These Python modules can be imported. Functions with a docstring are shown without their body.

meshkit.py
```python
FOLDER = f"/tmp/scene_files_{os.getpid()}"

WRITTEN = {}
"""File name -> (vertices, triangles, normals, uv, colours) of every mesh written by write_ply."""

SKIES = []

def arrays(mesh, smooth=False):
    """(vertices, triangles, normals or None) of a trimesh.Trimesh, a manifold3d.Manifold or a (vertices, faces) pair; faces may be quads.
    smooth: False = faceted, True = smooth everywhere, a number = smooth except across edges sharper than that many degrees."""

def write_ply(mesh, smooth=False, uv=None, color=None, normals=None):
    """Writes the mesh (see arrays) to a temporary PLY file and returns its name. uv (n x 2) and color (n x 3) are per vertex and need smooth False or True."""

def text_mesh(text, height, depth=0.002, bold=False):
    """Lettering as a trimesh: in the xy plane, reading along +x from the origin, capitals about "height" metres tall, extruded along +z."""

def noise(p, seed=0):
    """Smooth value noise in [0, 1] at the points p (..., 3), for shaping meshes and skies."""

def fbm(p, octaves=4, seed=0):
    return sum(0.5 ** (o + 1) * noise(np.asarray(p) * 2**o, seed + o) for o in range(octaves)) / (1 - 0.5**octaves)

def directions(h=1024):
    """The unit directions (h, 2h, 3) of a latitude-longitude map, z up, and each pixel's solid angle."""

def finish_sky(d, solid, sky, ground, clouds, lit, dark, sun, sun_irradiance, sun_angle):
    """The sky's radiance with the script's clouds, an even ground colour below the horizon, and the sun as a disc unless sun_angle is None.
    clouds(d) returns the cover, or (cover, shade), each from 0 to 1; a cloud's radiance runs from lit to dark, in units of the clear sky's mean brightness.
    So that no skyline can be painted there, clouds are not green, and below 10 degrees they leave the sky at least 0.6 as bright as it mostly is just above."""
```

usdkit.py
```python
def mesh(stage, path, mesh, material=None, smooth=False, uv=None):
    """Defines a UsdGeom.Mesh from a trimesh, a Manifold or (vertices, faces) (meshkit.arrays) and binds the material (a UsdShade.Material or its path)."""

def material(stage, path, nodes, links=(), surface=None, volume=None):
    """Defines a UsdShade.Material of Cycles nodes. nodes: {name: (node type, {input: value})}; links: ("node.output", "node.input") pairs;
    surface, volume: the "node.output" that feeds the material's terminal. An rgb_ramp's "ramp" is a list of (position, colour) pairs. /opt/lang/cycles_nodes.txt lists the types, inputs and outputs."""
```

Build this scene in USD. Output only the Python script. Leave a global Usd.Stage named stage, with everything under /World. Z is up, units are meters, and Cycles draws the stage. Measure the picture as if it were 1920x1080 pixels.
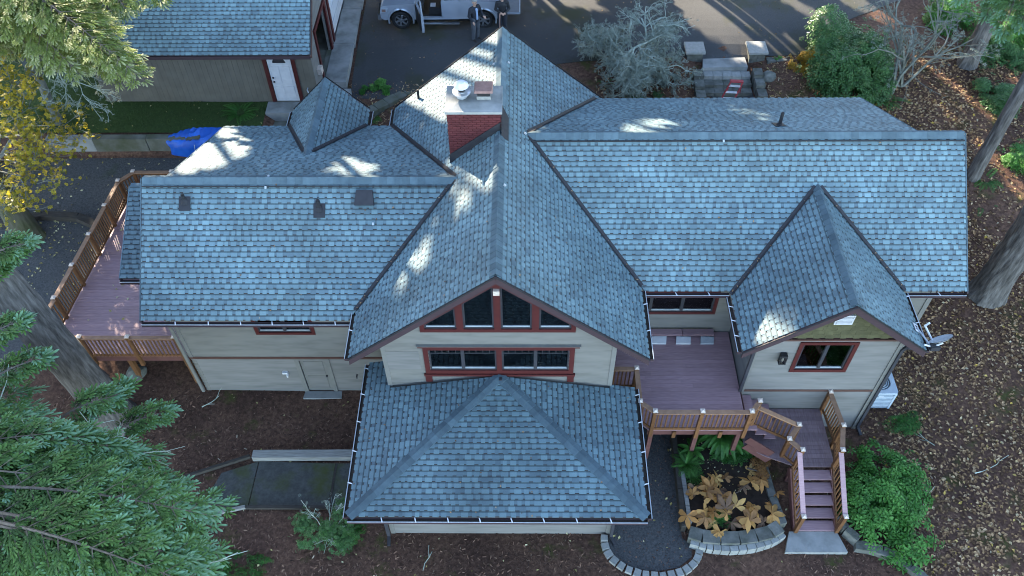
import math, numpy as np, trimesh, shapely, meshkit, usdkit
from shapely.geometry import Polygon, box as sbox
from pxr import Usd, UsdGeom, UsdLux, UsdShade, Gf, Sdf, Vt
rng = np.random.default_rng(7)
stage = Usd.Stage.CreateInMemory()
UsdGeom.SetStageUpAxis(stage, UsdGeom.Tokens.z); UsdGeom.SetStageMetersPerUnit(stage, 1.0)
stage.SetDefaultPrim(UsdGeom.Xform.Define(stage, '/World').GetPrim())
T = Sdf.ValueTypeNames

# ---------------------------------------------------------------- camera, sky, sun
F = 1574.3; PITCH, YAW, ROLL = map(math.radians, (49.877, -1.139, -0.860))
CAM = np.array([0.632, -12.760, 22.553])
_d = np.array([math.sin(YAW)*math.cos(PITCH), math.cos(YAW)*math.cos(PITCH), -math.sin(PITCH)])
_r = np.array([math.cos(YAW), -math.sin(YAW), 0]); _u = np.cross(_r, _d)
CR = _r*math.cos(ROLL)+_u*math.sin(ROLL); CU = _u*math.cos(ROLL)-_r*math.sin(ROLL)
cam = UsdGeom.Camera.Define(stage, '/World/camera')
cam.AddTransformOp().Set(Gf.Matrix4d(*CR, 0, *CU, 0, *(-_d), 0, *CAM, 1))
cam.CreateHorizontalApertureAttr(36.0); cam.CreateVerticalApertureAttr(20.25)
cam.CreateFocalLengthAttr(F/1920*36); cam.CreateClippingRangeAttr(Gf.Vec2f(0.1, 3000))
cam.CreateExposureAttr(2.52)
SUN_EL, SUN_AZ = math.radians(23.5), math.atan2(-0.50, 0.86)
SUN = np.array([math.sin(SUN_AZ)*math.cos(SUN_EL), math.cos(SUN_AZ)*math.cos(SUN_EL), math.sin(SUN_EL)])
sky_m = usdkit.material(stage, '/World/Looks/sky', {
    's': ('sky_texture', {'sky_type': 'single_scattering', 'sun_disc': False, 'sun_elevation': SUN_EL, 'sun_rotation': SUN_AZ, 'air_density': 1.0, 'aerosol_density': 0.8}),
    'b': ('background_shader', {'strength': 0.14})}, [('s.color', 'b.color')], surface='b.background')
dome = UsdLux.DomeLight.Define(stage, '/World/sky'); UsdShade.MaterialBindingAPI.Apply(dome.GetPrim()).Bind(sky_m)
dome.GetPrim().SetCustomDataByKey('kind', 'structure')
sun = UsdLux.DistantLight.Define(stage, '/World/sun'); sun.CreateNormalizeAttr(True); sun.CreateIntensityAttr(1.2); sun.CreateAngleAttr(0.5)
sun.CreateColorAttr(Gf.Vec3f(1.0, 0.86, 0.66))
_x = np.cross([0, 0, 1], SUN); _x /= np.linalg.norm(_x); _y = np.cross(SUN, _x)
sun.AddTransformOp().Set(Gf.Matrix4d(*_x, 0, *_y, 0, *SUN, 0, *(SUN*80), 1))

def P(px, py, z=None, y=None, x=None):
    "a measured point of the photograph brought to a known height (or depth): used only to survey positions"
    D = _d*F+CR*(px-960)+CU*(540-py)
    t = (z-CAM[2])/D[2] if z is not None else (y-CAM[1])/D[1] if y is not None else (x-CAM[0])/D[0]
    return CAM+t*D
def on_plane(px, py, pl):
    D = _d*F+CR*(px-960)+CU*(540-py); a, b, c = pl
    t = (a*CAM[0]+b*CAM[1]+c-CAM[2])/(D[2]-a*D[0]-b*D[1])
    return CAM+t*D

# ---------------------------------------------------------------- materials
def mat(name, nodes, links, surface='p.BSDF'): return usdkit.material(stage, '/World/Looks/'+name, nodes, links, surface=surface)
def noisy(name, c0, c1, scale=3, rough=.8, detail=4, c2=None, bump=0, bscale=30, spec=.3, metallic=0, island=0, stretch=None, extra=None):
    ramp = [(.3, c0), (.7, c1)] if c2 is None else [(.25, c0), (.5, c1), (.75, c2)]
    n = {'g': ('geometry', {}), 'm': ('mapping', {'scale': stretch or (1, 1, 1)}), 'n': ('noise_texture', {'scale': scale, 'detail': detail, 'roughness': .6}), 'r': ('rgb_ramp', {'ramp': ramp}),
         'p': ('principled_bsdf', {'roughness': rough, 'specular_ior_level': spec, 'metallic': metallic})}
    l = [('g.position', 'm.vector'), ('m.vector', 'n.vector'), ('n.fac', 'r.fac')]
    out = 'r.color'
    if island:
        n['ir'] = ('map_range', {'from_min': 0, 'from_max': 1, 'to_min': 1-island, 'to_max': 1+island}); n['io'] = ('object_info', {})
        n['ia'] = ('math', {'math_type': 'add'}); n['if'] = ('math', {'math_type': 'fraction'})
        n['ih'] = ('hsv', {})
        l += [('g.random_per_island', 'ia.value1'), ('io.random', 'ia.value2'), ('ia.value', 'if.value1'), ('if.value', 'ir.value'), ('ir.result', 'ih.value'), (out, 'ih.color')]; out = 'ih.color'
    if bump:
        n['bn'] = ('noise_texture', {'scale': bscale, 'detail': 3}); n['b'] = ('bump', {'strength': bump, 'distance': .02})
        l += [('m.vector', 'bn.vector'), ('bn.fac', 'b.height'), ('b.normal', 'p.normal')]
    return mat(name, n, l+[(out, 'p.base_color')])
def shingle_mat(name, ramp):
    return mat(name, {
        't': ('attribute', {'attribute': 'tone'}), 'bd': ('attribute', {'attribute': 'band'}), 'r': ('rgb_ramp', {'ramp': ramp}), 'g': ('geometry', {}),
        'n': ('noise_texture', {'scale': 160, 'detail': 2}), 'n2': ('noise_texture', {'scale': .7, 'detail': 4}),
        'nr': ('map_range', {'from_min': .3, 'from_max': .7, 'to_min': .78, 'to_max': 1.2}), 'n2r': ('map_range', {'from_min': .3, 'from_max': .7, 'to_min': .74, 'to_max': 1.16}),
        'br': ('map_range', {'from_min': .66, 'from_max': .84, 'to_min': 1, 'to_max': .42, 'clamp': True}),  # shadow line at each course painted in as a dark printed band
        'm1': ('math', {'math_type': 'multiply'}), 'm2': ('math', {'math_type': 'multiply'}), 'h': ('hsv', {}),
        'b': ('bump', {'strength': .35, 'distance': .004}), 'p': ('principled_bsdf', {'roughness': .72, 'specular_ior_level': .42})},
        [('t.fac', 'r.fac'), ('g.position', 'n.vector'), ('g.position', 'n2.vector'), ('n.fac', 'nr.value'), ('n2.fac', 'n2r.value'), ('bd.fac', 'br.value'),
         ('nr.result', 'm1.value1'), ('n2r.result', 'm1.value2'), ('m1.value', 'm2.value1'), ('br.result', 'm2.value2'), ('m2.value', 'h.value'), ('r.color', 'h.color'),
         ('h.color', 'p.base_color'), ('n.fac', 'b.height'), ('b.normal', 'p.normal')])
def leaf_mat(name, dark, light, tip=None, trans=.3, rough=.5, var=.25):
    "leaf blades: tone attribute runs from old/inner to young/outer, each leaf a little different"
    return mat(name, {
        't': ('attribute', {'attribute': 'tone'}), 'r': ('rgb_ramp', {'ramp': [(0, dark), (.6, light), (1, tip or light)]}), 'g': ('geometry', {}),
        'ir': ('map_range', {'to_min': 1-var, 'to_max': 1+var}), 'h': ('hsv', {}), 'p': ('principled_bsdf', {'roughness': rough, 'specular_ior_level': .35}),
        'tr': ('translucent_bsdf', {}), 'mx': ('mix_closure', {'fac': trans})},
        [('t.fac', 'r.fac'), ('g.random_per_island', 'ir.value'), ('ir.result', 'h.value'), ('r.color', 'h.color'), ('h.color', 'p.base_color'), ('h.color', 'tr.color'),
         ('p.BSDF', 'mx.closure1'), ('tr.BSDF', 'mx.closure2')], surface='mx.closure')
def litter_mat(name, ramp, rough=.8):
    return mat(name, {'t': ('attribute', {'attribute': 'tone'}), 'r': ('rgb_ramp', {'ramp': ramp}), 'p': ('principled_bsdf', {'roughness': rough, 'specular_ior_level': .25})},
               [('t.fac', 'r.fac'), ('r.color', 'p.base_color')])
SH = [(0, (.062, .086, .106)), (.35, (.082, .126, .148)), (.7, (.112, .176, .200)), (1, (.146, .226, .246))]
M = dict(
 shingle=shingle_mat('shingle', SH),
 cap=noisy('ridge_shingle', (.060, .090, .110), (.082, .122, .142), 5, .9, island=.16, bump=.3, bscale=150),
 roofing=noisy('roof_deck', (.05, .045, .045), (.07, .06, .06), 4, .9),
 flash=noisy('flashing_metal', (.014, .014, .018), (.024, .024, .028), 6, .6, spec=.3),
 gutter=noisy('gutter_metal', (.27, .30, .33), (.36, .39, .42), 8, .35, spec=.5),
 gdark=noisy('gutter_debris', (.02, .018, .016), (.05, .04, .03), 20, .9),
 fascia=noisy('fascia_paint', (.036, .022, .026), (.048, .030, .034), 8, .6, stretch=(1, 1, 4)),
 trim=noisy('red_trim_paint', (.042, .0085, .0080), (.055, .011, .010), 7, .5),
 siding=noisy('beige_siding', (.112, .107, .096), (.148, .142, .129), 1.6, .7, c2=(.166, .158, .143), stretch=(.6, .6, 3), island=.05),
 siding2=noisy('grey_siding', (.116, .114, .108), (.154, .149, .142), 1.5, .7, c2=(.184, .175, .168), stretch=(.5, .5, 4), island=.06),
 corner=noisy('corner_board_paint', (.138, .135, .125), (.160, .156, .145), 5, .65),
 band=noisy('brown_band_paint', (.060, .030, .024), (.078, .040, .032), 5, .6),
 gsiding=noisy('olive_siding', (.100, .092, .076), (.130, .120, .100), 2, .8, island=.04),
 shake=noisy('olive_shake', (.058, .056, .027), (.082, .078, .040), 6, .8, island=.14),
 sash=noisy('dark_sash', (.022, .022, .026), (.034, .034, .040), 6, .45),
 white=noisy('white_paint', (.46, .47, .50), (.55, .56, .58), 5, .5),
 deck=noisy('deck_board_stain', (.235, .142, .156), (.325, .212, .226), 7, .55, stretch=(.5, 6, 6), island=.12, spec=.4),
 decky=noisy('deck_board_stain_worn', (.140, .092, .102), (.22, .155, .165), 7, .6, stretch=(5, .6, 6), island=.12, spec=.4),
 rail=noisy('rail_wood', (.095, .042, .017), (.155, .072, .030), 6, .6, stretch=(3, 3, 1), island=.18),
 railtop=noisy('weathered_rail_wood', (.19, .105, .065), (.27, .16, .10), 6, .65, island=.12),
 postcap=noisy('post_cap_wood', (.42, .34, .28), (.56, .48, .42), 12, .7),
 rim=noisy('rim_joist_stain', (.085, .035, .032), (.115, .052, .046), 6, .6),
 brick=noisy('painted_brick', (.060, .012, .014), (.085, .019, .021), 9, .6, island=.14, bump=.3),
 mortar=noisy('red_mortar', (.08, .014, .015), (.10, .02, .02), 20, .9),
 concrete=noisy('concrete', (.12, .125, .115), (.235, .24, .232), 1.5, .9, detail=9, c2=(.33, .33, .32), bump=.25, bscale=60),
 concrete_old=noisy('mossy_concrete', (.060, .068, .030), (.105, .108, .085), 1.8, .95, detail=8, c2=(.165, .165, .15), bump=.3, bscale=50),
 slabdark=noisy('damp_concrete', (.036, .046, .010), (.055, .057, .048), 1.3, .9, detail=8, c2=(.075, .075, .074), bump=.25, bscale=60),
 stone=noisy('wall_stone', (.060, .066, .048), (.11, .113, .10), 4, .9, detail=7, c2=(.17, .17, .155), island=.18, bump=.5, bscale=20),
 paver=noisy('pale_paver', (.21, .215, .20), (.29, .29, .275), 8, .9, detail=6, island=.14, bump=.4, bscale=40),
 timber=noisy('weathered_timber', (.17, .165, .15), (.29, .285, .27), 6, .85, stretch=(.4, 5, 5), island=.1),
 timberd=noisy('dark_timber', (.030, .026, .022), (.055, .048, .042), 6, .9, stretch=(.6, 3, 3)),
 steel=noisy('flue_steel', (.50, .52, .55), (.62, .64, .67), 8, .3, metallic=.8),
 rust=noisy('rusty_cap', (.18, .10, .085), (.25, .15, .125), 9, .6),
 black=noisy('black_rubber', (.012, .012, .013), (.022, .022, .024), 9, .6),
 bark=noisy('fir_bark', (.016, .014, .013), (.085, .078, .073), 7.0, .95, detail=8, c2=(.17, .158, .15), stretch=(1.6, 1.6, .22), bump=1.0, bscale=12),
 barkm=noisy('mossy_bark', (.030, .040, .010), (.070, .070, .040), 3.0, .95, detail=8, c2=(.09, .08, .068), stretch=(1.4, 1.4, .5), bump=.9, bscale=10),
 twig=noisy('twig_bark', (.07, .055, .042), (.13, .105, .085), 10, .9),
 lichen=noisy('lichened_bark', (.15, .18, .145), (.29, .335, .29), 6, .95, c2=(.38, .43, .39)),
 lichenw=noisy('grey_branch_bark', (.085, .092, .08), (.18, .19, .168), 6, .95),
 soil=noisy('dark_soil', (.018, .013, .010), (.036, .026, .020), 6, 1, bump=.6, bscale=40),
 tarp=noisy('blue_tarp', (.008, .085, .42), (.014, .12, .54), 3, .38, spec=.5, bump=.35, bscale=5),
 silver=noisy('silver_car_paint', (.36, .39, .44), (.40, .43, .48), 3, .22, metallic=.5, spec=.6),
 chrome=noisy('chrome', (.60, .61, .63), (.66, .67, .69), 3, .15, metallic=.95),
 tyre=noisy('tyre_rubber', (.012, .012, .013), (.022, .022, .022), 12, .8),
 skin=noisy('skin', (.42, .25, .18), (.46, .28, .20), 9, .55),
 bedliner=noisy('tailgate_grey', (.12, .13, .145), (.16, .17, .185), 6, .5),
 redladder=noisy('red_fibreglass', (.24, .03, .04), (.30, .04, .05), 6, .45),
 alu=noisy('aluminium', (.58, .59, .61), (.66, .67, .69), 8, .4, metallic=.3),
 ac=noisy('condenser_paint', (.34, .40, .46), (.42, .48, .54), 6, .45),
 acgrill=noisy('condenser_grill', (.10, .125, .15), (.16, .185, .21), 8, .5),
 bin=noisy('bin_plastic', (.035, .045, .050), (.05, .06, .066), 6, .5),
 pot=noisy('dark_pot', (.02, .018, .017), (.035, .03, .028), 6, .6),
 couch=noisy('pink_fabric', (.62, .34, .30), (.72, .42, .37), 10, .9),
 carpet=noisy('oak_floor', (.24, .17, .09), (.32, .23, .13), 5, .6, stretch=(1, 8, 1)),
 fir=leaf_mat('fir_needles', (.024, .056, .008), (.150, .310, .065), (.330, .600, .390), .30, .55, .42),
 firsun=leaf_mat('fir_needles_sunlit', (.060, .090, .018), (.27, .34, .075), (.64, .64, .36), .45, .55),  # bright copy of the fir needles, sunlight on the tips put into the colour
 firdark=leaf_mat('far_fir_needles', (.010, .024, .010), (.022, .046, .02), None, .1, .7),
 maple=leaf_mat('vine_maple_leaves', (.14, .16, .016), (.50, .42, .032), (.66, .52, .05), .5, .5),
 rhodo=leaf_mat('rhododendron_leaves', (.020, .062, .014), (.062, .165, .044), (.14, .29, .09), .18, .34),
 shrub=leaf_mat('green_shrub_leaves', (.020, .080, .012), (.068, .235, .034), (.17, .42, .085), .30, .36),
 yellow=leaf_mat('yellow_shrub_leaves', (.16, .10, .012), (.42, .26, .02), (.50, .33, .04), .35, .5),
 juniper=leaf_mat('juniper_foliage', (.024, .060, .014), (.055, .125, .035), (.08, .17, .05), .15, .6),
 fern=leaf_mat('fern_fronds', (.026, .095, .018), (.065, .205, .035), (.11, .29, .06), .3, .45),
 tuft=leaf_mat('lichen_tufts', (.14, .175, .13), (.27, .325, .27), (.36, .41, .35), .2, .9),
 autumn=leaf_mat('orange_leaf', (.20, .125, .085), (.66, .33, .10), (.70, .46, .17), .4, .6, .3),
 grass=leaf_mat('grass_blades', (.022, .055, .010), (.050, .115, .022), (.085, .15, .03), .25, .6),
 litter=litter_mat('leaf_litter', [(0, (.065, .036, .019)), (.35, (.145, .082, .040)), (.6, (.25, .150, .076)), (.82, (.34, .22, .118)), (.94, (.40, .295, .18)), (.975, (.38, .25, .03)), (1, (.44, .37, .26))]),
 pale=litter_mat('pale_leaf', [(0, (.20, .16, .05)), (.5, (.36, .31, .13)), (1, (.46, .43, .28))]),
 chips=litter_mat('bark_chips', [(0, (.034, .020, .015)), (.4, (.095, .053, .038)), (.75, (.17, .095, .065)), (.985, (.21, .13, .09)), (1, (.34, .29, .22))]),
)
def glass_mat():
    return mat('window_glass', {'t': ('transparent_bsdf', {'color': (.75, .8, .8)}), 'g': ('glossy_bsdf', {'color': (1, 1, 1), 'roughness': .01}), 'f': ('fresnel', {'IOR': 1.55}), 'm': ('mix_closure', {})},
               [('f.fac', 'm.fac'), ('t.BSDF', 'm.closure1'), ('g.BSDF', 'm.closure2')], surface='m.closure')
M['glass'] = glass_mat()
M['lamp'] = mat('lamp_shade_glow', {'p': ('principled_bsdf', {'base_color': (.7, .66, .52), 'emission_color': (1, .93, .72), 'emission_strength': .16})}, [])
M['nodark'] = noisy('room_wall', (.10, .085, .06), (.13, .11, .08), 3, .9)
# the ground: mulch, moss and leaf mould in patches of their own
M['ground'] = mat('ground', {
    'g': ('geometry', {}), 'n1': ('noise_texture', {'scale': .35, 'detail': 6, 'roughness': .65}), 'n2': ('noise_texture', {'scale': 9, 'detail': 6, 'roughness': .7}), 'n3': ('noise_texture', {'scale': .8, 'detail': 7, 'roughness': .7}),
    'r2': ('rgb_ramp', {'ramp': [(.25, (.032, .020, .015)), (.5, (.092, .055, .041)), (.75, (.175, .108, .078))]}),
    'r1': ('rgb_ramp', {'ramp': [(.35, (.65, .6, .6)), (.65, (1.25, 1.15, 1.05))]}),
    'mm': ('mix', {'mix_type': 'multiply', 'fac': 1.0}), 'r3': ('rgb_ramp', {'ramp': [(.56, (0, 0, 0)), (.68, (.75, .75, .75))]}),
    'mo': ('mix', {'color2': (.052, .066, .014)}), 'b': ('bump', {'strength': .9, 'distance': .03}), 'p': ('principled_bsdf', {'roughness': .95, 'specular_ior_level': .15})},
    [('g.position', 'n1.vector'), ('g.position', 'n2.vector'), ('g.position', 'n3.vector'), ('n1.fac', 'r1.fac'), ('n2.fac', 'r2.fac'), ('n3.fac', 'r3.fac'),
     ('r2.color', 'mm.color1'), ('r1.color', 'mm.color2'), ('mm.color', 'mo.color1'), ('r3.color', 'mo.fac'), ('mo.color', 'p.base_color'), ('n2.fac', 'b.height'), ('b.normal', 'p.normal')])
def paved(name, c0, c1, moss, grain, mosslo=.52, mosshi=.68, bump=.5):
    return mat(name, {
        'g': ('geometry', {}), 'n2': ('noise_texture', {'scale': grain, 'detail': 5, 'roughness': .75}), 'n1': ('noise_texture', {'scale': .45, 'detail': 7, 'roughness': .65}),
        'r2': ('rgb_ramp', {'ramp': [(.3, c0), (.7, c1)]}), 'r1': ('rgb_ramp', {'ramp': [(mosslo, (0, 0, 0)), (mosshi, (.8, .8, .8))]}), 'mo': ('mix', {'color2': moss}),
        'n4': ('noise_texture', {'scale': .12, 'detail': 3}), 'r4': ('rgb_ramp', {'ramp': [(.35, (.75, .75, .75)), (.65, (1.25, 1.25, 1.25))]}), 'mu': ('mix', {'mix_type': 'multiply', 'fac': 1.0}),
        'b': ('bump', {'strength': bump, 'distance': .015}), 'p': ('principled_bsdf', {'roughness': .85, 'specular_ior_level': .3})},
        [('g.position', 'n1.vector'), ('g.position', 'n2.vector'), ('g.position', 'n4.vector'), ('n2.fac', 'r2.fac'), ('n1.fac', 'r1.fac'), ('r2.color', 'mo.color1'), ('r1.color', 'mo.fac'),
         ('mo.color', 'mu.color1'), ('n4.fac', 'r4.fac'), ('r4.color', 'mu.color2'), ('mu.color', 'p.base_color'), ('n2.fac', 'b.height'), ('b.normal', 'p.normal')])
M['asphalt'] = paved('asphalt', (.036, .037, .038), (.072, .072, .072), (.040, .043, .016), 22)
M['gravel'] = paved('dark_gravel', (.024, .025, .027), (.088, .087, .086), (.026, .036, .012), 16, .60, .74, .9)
M['slabdark'] = paved('damp_slab', (.040, .043, .040), (.085, .087, .084), (.055, .066, .012), 7, .50, .62, .5)
M['lawn'] = paved('lawn_soil', (.020, .038, .008), (.045, .080, .018), (.035, .038, .016), 10, .55, .7, .9)

# ---------------------------------------------------------------- mesh and prim helpers
class MB:
    def __init__(s): s.v, s.f, s.n, s.a = [], [], 0, {}
    def add(s, v, f, **at):
        v = np.asarray(v, float); f = np.asarray(f, int)
        if f.shape[1] == 4: f = np.vstack([f[:, [0, 1, 2]], f[:, [0, 2, 3]]])
        s.v.append(v); s.f.append(f+s.n)
        for k, x in at.items(): s.a.setdefault(k, []).append(np.broadcast_to(np.asarray(x, float), (len(v),)))
        s.n += len(v); return s
    def mesh(s, m): return s.add(np.array(m.vertices), np.array(m.faces))
    def obox(s, c, ux, uy, uz, **at):
        "box about c with half axes ux, uy, uz"
        c, ux, uy, uz = map(lambda q: np.asarray(q, float), (c, ux, uy, uz))
        v = [c+i*ux+j*uy+k*uz for i in (-1, 1) for j in (-1, 1) for k in (-1, 1)]
        return s.add(v, [[0, 1, 3, 2], [4, 6, 7, 5], [0, 4, 5, 1], [2, 3, 7, 6], [0, 2, 6, 4], [1, 5, 7, 3]], **at)
    def box(s, x0, y0, z0, x1, y1, z1, rz=0, **at):
        c = np.array([(x0+x1)/2, (y0+y1)/2, (z0+z1)/2]); q, w = math.cos(rz), math.sin(rz)
        return s.obox(c, np.array([q, w, 0])*(x1-x0)/2, np.array([-w, q, 0])*(y1-y0)/2, [0, 0, (z1-z0)/2], **at)
    def bar(s, p, q, w, h, up=(0, 0, 1), **at):
        p, q = np.asarray(p, float), np.asarray(q, float); d = q-p; L = np.linalg.norm(d); d = d/L
        up = np.asarray(up, float)
        if abs(d@up) > .98: up = np.array([0, 1., 0])
        r = np.cross(d, up); r /= np.linalg.norm(r); u = np.cross(r, d)
        return s.obox((p+q)/2, d*L/2, r*w/2, u*h/2, **at)
    def tube(s, pts, rad, n=8, cap=True, **at):
        pts = np.asarray(pts, float); rad = np.broadcast_to(np.asarray(rad, float), (len(pts),))
        d = np.gradient(pts, axis=0); d /= np.linalg.norm(d, axis=1, keepdims=True)+1e-12
        ref = np.array([0, 0, 1.]) if abs(d[0][2]) < .9 else np.array([1., 0, 0])
        a = np.arange(n)*2*np.pi/n; V = []
        for p, q, r in zip(pts, d, rad):
            e = np.cross(q, ref); e /= np.linalg.norm(e)+1e-12; g = np.cross(q, e)
            V.append(p+r*(np.cos(a)[:, None]*e+np.sin(a)[:, None]*g))
        V = np.vstack(V); Fc = []
        for i in range(len(pts)-1):
            for j in range(n):
                k = (j+1) % n; Fc.append([i*n+j, i*n+k, (i+1)*n+k, (i+1)*n+j])
        Fc = np.array(Fc); Fc = np.vstack([Fc[:, [0, 1, 2]], Fc[:, [0, 2, 3]]])
        if cap:
            c = [[0, j+1, j] for j in range(1, n-1)]; b = (len(pts)-1)*n
            Fc = np.vstack([Fc, c, [[b, b+j, b+j+1] for j in range(1, n-1)]])
        return s.add(V, Fc, **at)
    def lathe(s, c, prof, n=20, **at):
        a = np.arange(n)*2*np.pi/n; V = np.vstack([np.c_[c[0]+r*np.cos(a), c[1]+r*np.sin(a), np.full(n, c[2]+z)] for r, z in prof])
        Fc = [[i*n+j, i*n+(j+1) % n, (i+1)*n+(j+1) % n, (i+1)*n+j] for i in range(len(prof)-1) for j in range(n)]
        return s.add(V, Fc, **at)
    def extr(s, poly, O, U, V, N, h0, h1):
        "polygon in the (s,t) frame O,U,V extruded along N from h0 to h1"
        for g in getattr(poly, 'geoms', [poly]):
            if g.is_empty or g.area < 1e-6: continue
            m = trimesh.creation.extrude_polygon(g, 1.0, engine='earcut'); q = np.array(m.vertices)
            s.add(np.asarray(O)+q[:, :1]*U+q[:, 1:2]*V+(h0+q[:, 2:]*(h1-h0))*N, m.faces)
        return s
    def arr(s): return np.vstack(s.v), np.vstack(s.f)

_used = {}
def path(parent, name):
    base = (parent if isinstance(parent, str) else str(parent.GetPath())) if parent is not None else '/World'
    k = _used.get((base, name), 0); _used[(base, name)] = k+1
    return f'{base}/{name}' if k == 0 else f'{base}/{name}_{k:03d}'
def tag(p, label=None, cat=None, group=None, kind=None):
    for k, v in (('label', label), ('category', cat), ('group', group), ('kind', kind)):
        if v: p.SetCustomDataByKey(k, v)
    return p
def thing(name, label, cat, loc=(0, 0, 0), group=None):
    x = UsdGeom.Xform.Define(stage, path(None, name))
    if any(loc): x.AddTranslateOp().Set(Gf.Vec3d(*map(float, loc)))
    x.GetPrim().SetCustomDataByKey('origin', Gf.Vec3d(*map(float, loc)))
    return tag(x.GetPrim(), label, cat, group)
def origin(p):
    while p and str(p.GetPath()) != '/World':
        o = p.GetCustomDataByKey('origin')
        if o: return np.array(o)
        p = p.GetParent()
    return np.zeros(3)
def obj(name, mb, m, parent=None, smooth=None, **tags):
    v, f = mb.arr(); v = v-origin(parent) if parent is not None else v
    at = {k: np.concatenate(x) for k, x in mb.a.items()}
    n = None
    if smooth: v, f, n = meshkit.arrays((v, f), smooth)
    q = UsdGeom.Mesh.Define(stage, path(parent, name))
    q.CreatePointsAttr(Vt.Vec3fArray.FromNumpy(v.astype(np.float32)))
    q.CreateFaceVertexCountsAttr(Vt.IntArray.FromNumpy(np.full(len(f), 3, np.int32)))
    q.CreateFaceVertexIndicesAttr(Vt.IntArray.FromNumpy(f.astype(np.int32).ravel()))
    q.CreateSubdivisionSchemeAttr('none')
    if n is not None:
        q.CreateNormalsAttr(Vt.Vec3fArray.FromNumpy(n.astype(np.float32))); q.SetNormalsInterpolation('vertex')
    else:
        for k, x in at.items():
            if len(x) == len(v): UsdGeom.PrimvarsAPI(q).CreatePrimvar(k, T.FloatArray, 'vertex').Set(Vt.FloatArray.FromNumpy(x.astype(np.float32)))
    UsdShade.MaterialBindingAPI.Apply(q.GetPrim()).Bind(M[m])
    p = q.GetPrim()
    if tags: tag(p, **tags)
    return p
X, Y, Z = np.eye(3)

# courses of shingles, shakes or boards laid on a plane; pieces: list of (verts, faces, tone, band)
def prism(ring, O, U, V, N, t0, e, h0, h1, tone):
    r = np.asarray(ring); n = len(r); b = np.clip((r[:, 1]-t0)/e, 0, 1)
    base = O+r[:, :1]*U+r[:, 1:2]*V; top = base+(h0+(h1-h0)*b)[:, None]*N; bot = base-.012*N
    f = [[0, i, i+1] for i in range(1, n-1)]
    for i in range(n):
        j = (i+1) % n; f += [[i, n+i, n+j], [i, n+j, j]]
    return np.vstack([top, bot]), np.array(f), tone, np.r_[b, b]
def rings(g):
    for q in getattr(g, 'geoms', [g]):
        if q.geom_type != 'Polygon' or q.area < 4e-4: continue
        q = shapely.geometry.polygon.orient(q)
        if not q.interiors and q.convex_hull.area-q.area < 1e-5: yield np.array(q.exterior.coords)[:-1]
        else:
            v, f = trimesh.creation.triangulate_polygon(q, engine='earcut')
            for t in f:
                tri = v[t]
                if np.cross(tri[1]-tri[0], tri[2]-tri[0]) < 0: tri = tri[::-1]
                yield tri
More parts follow.
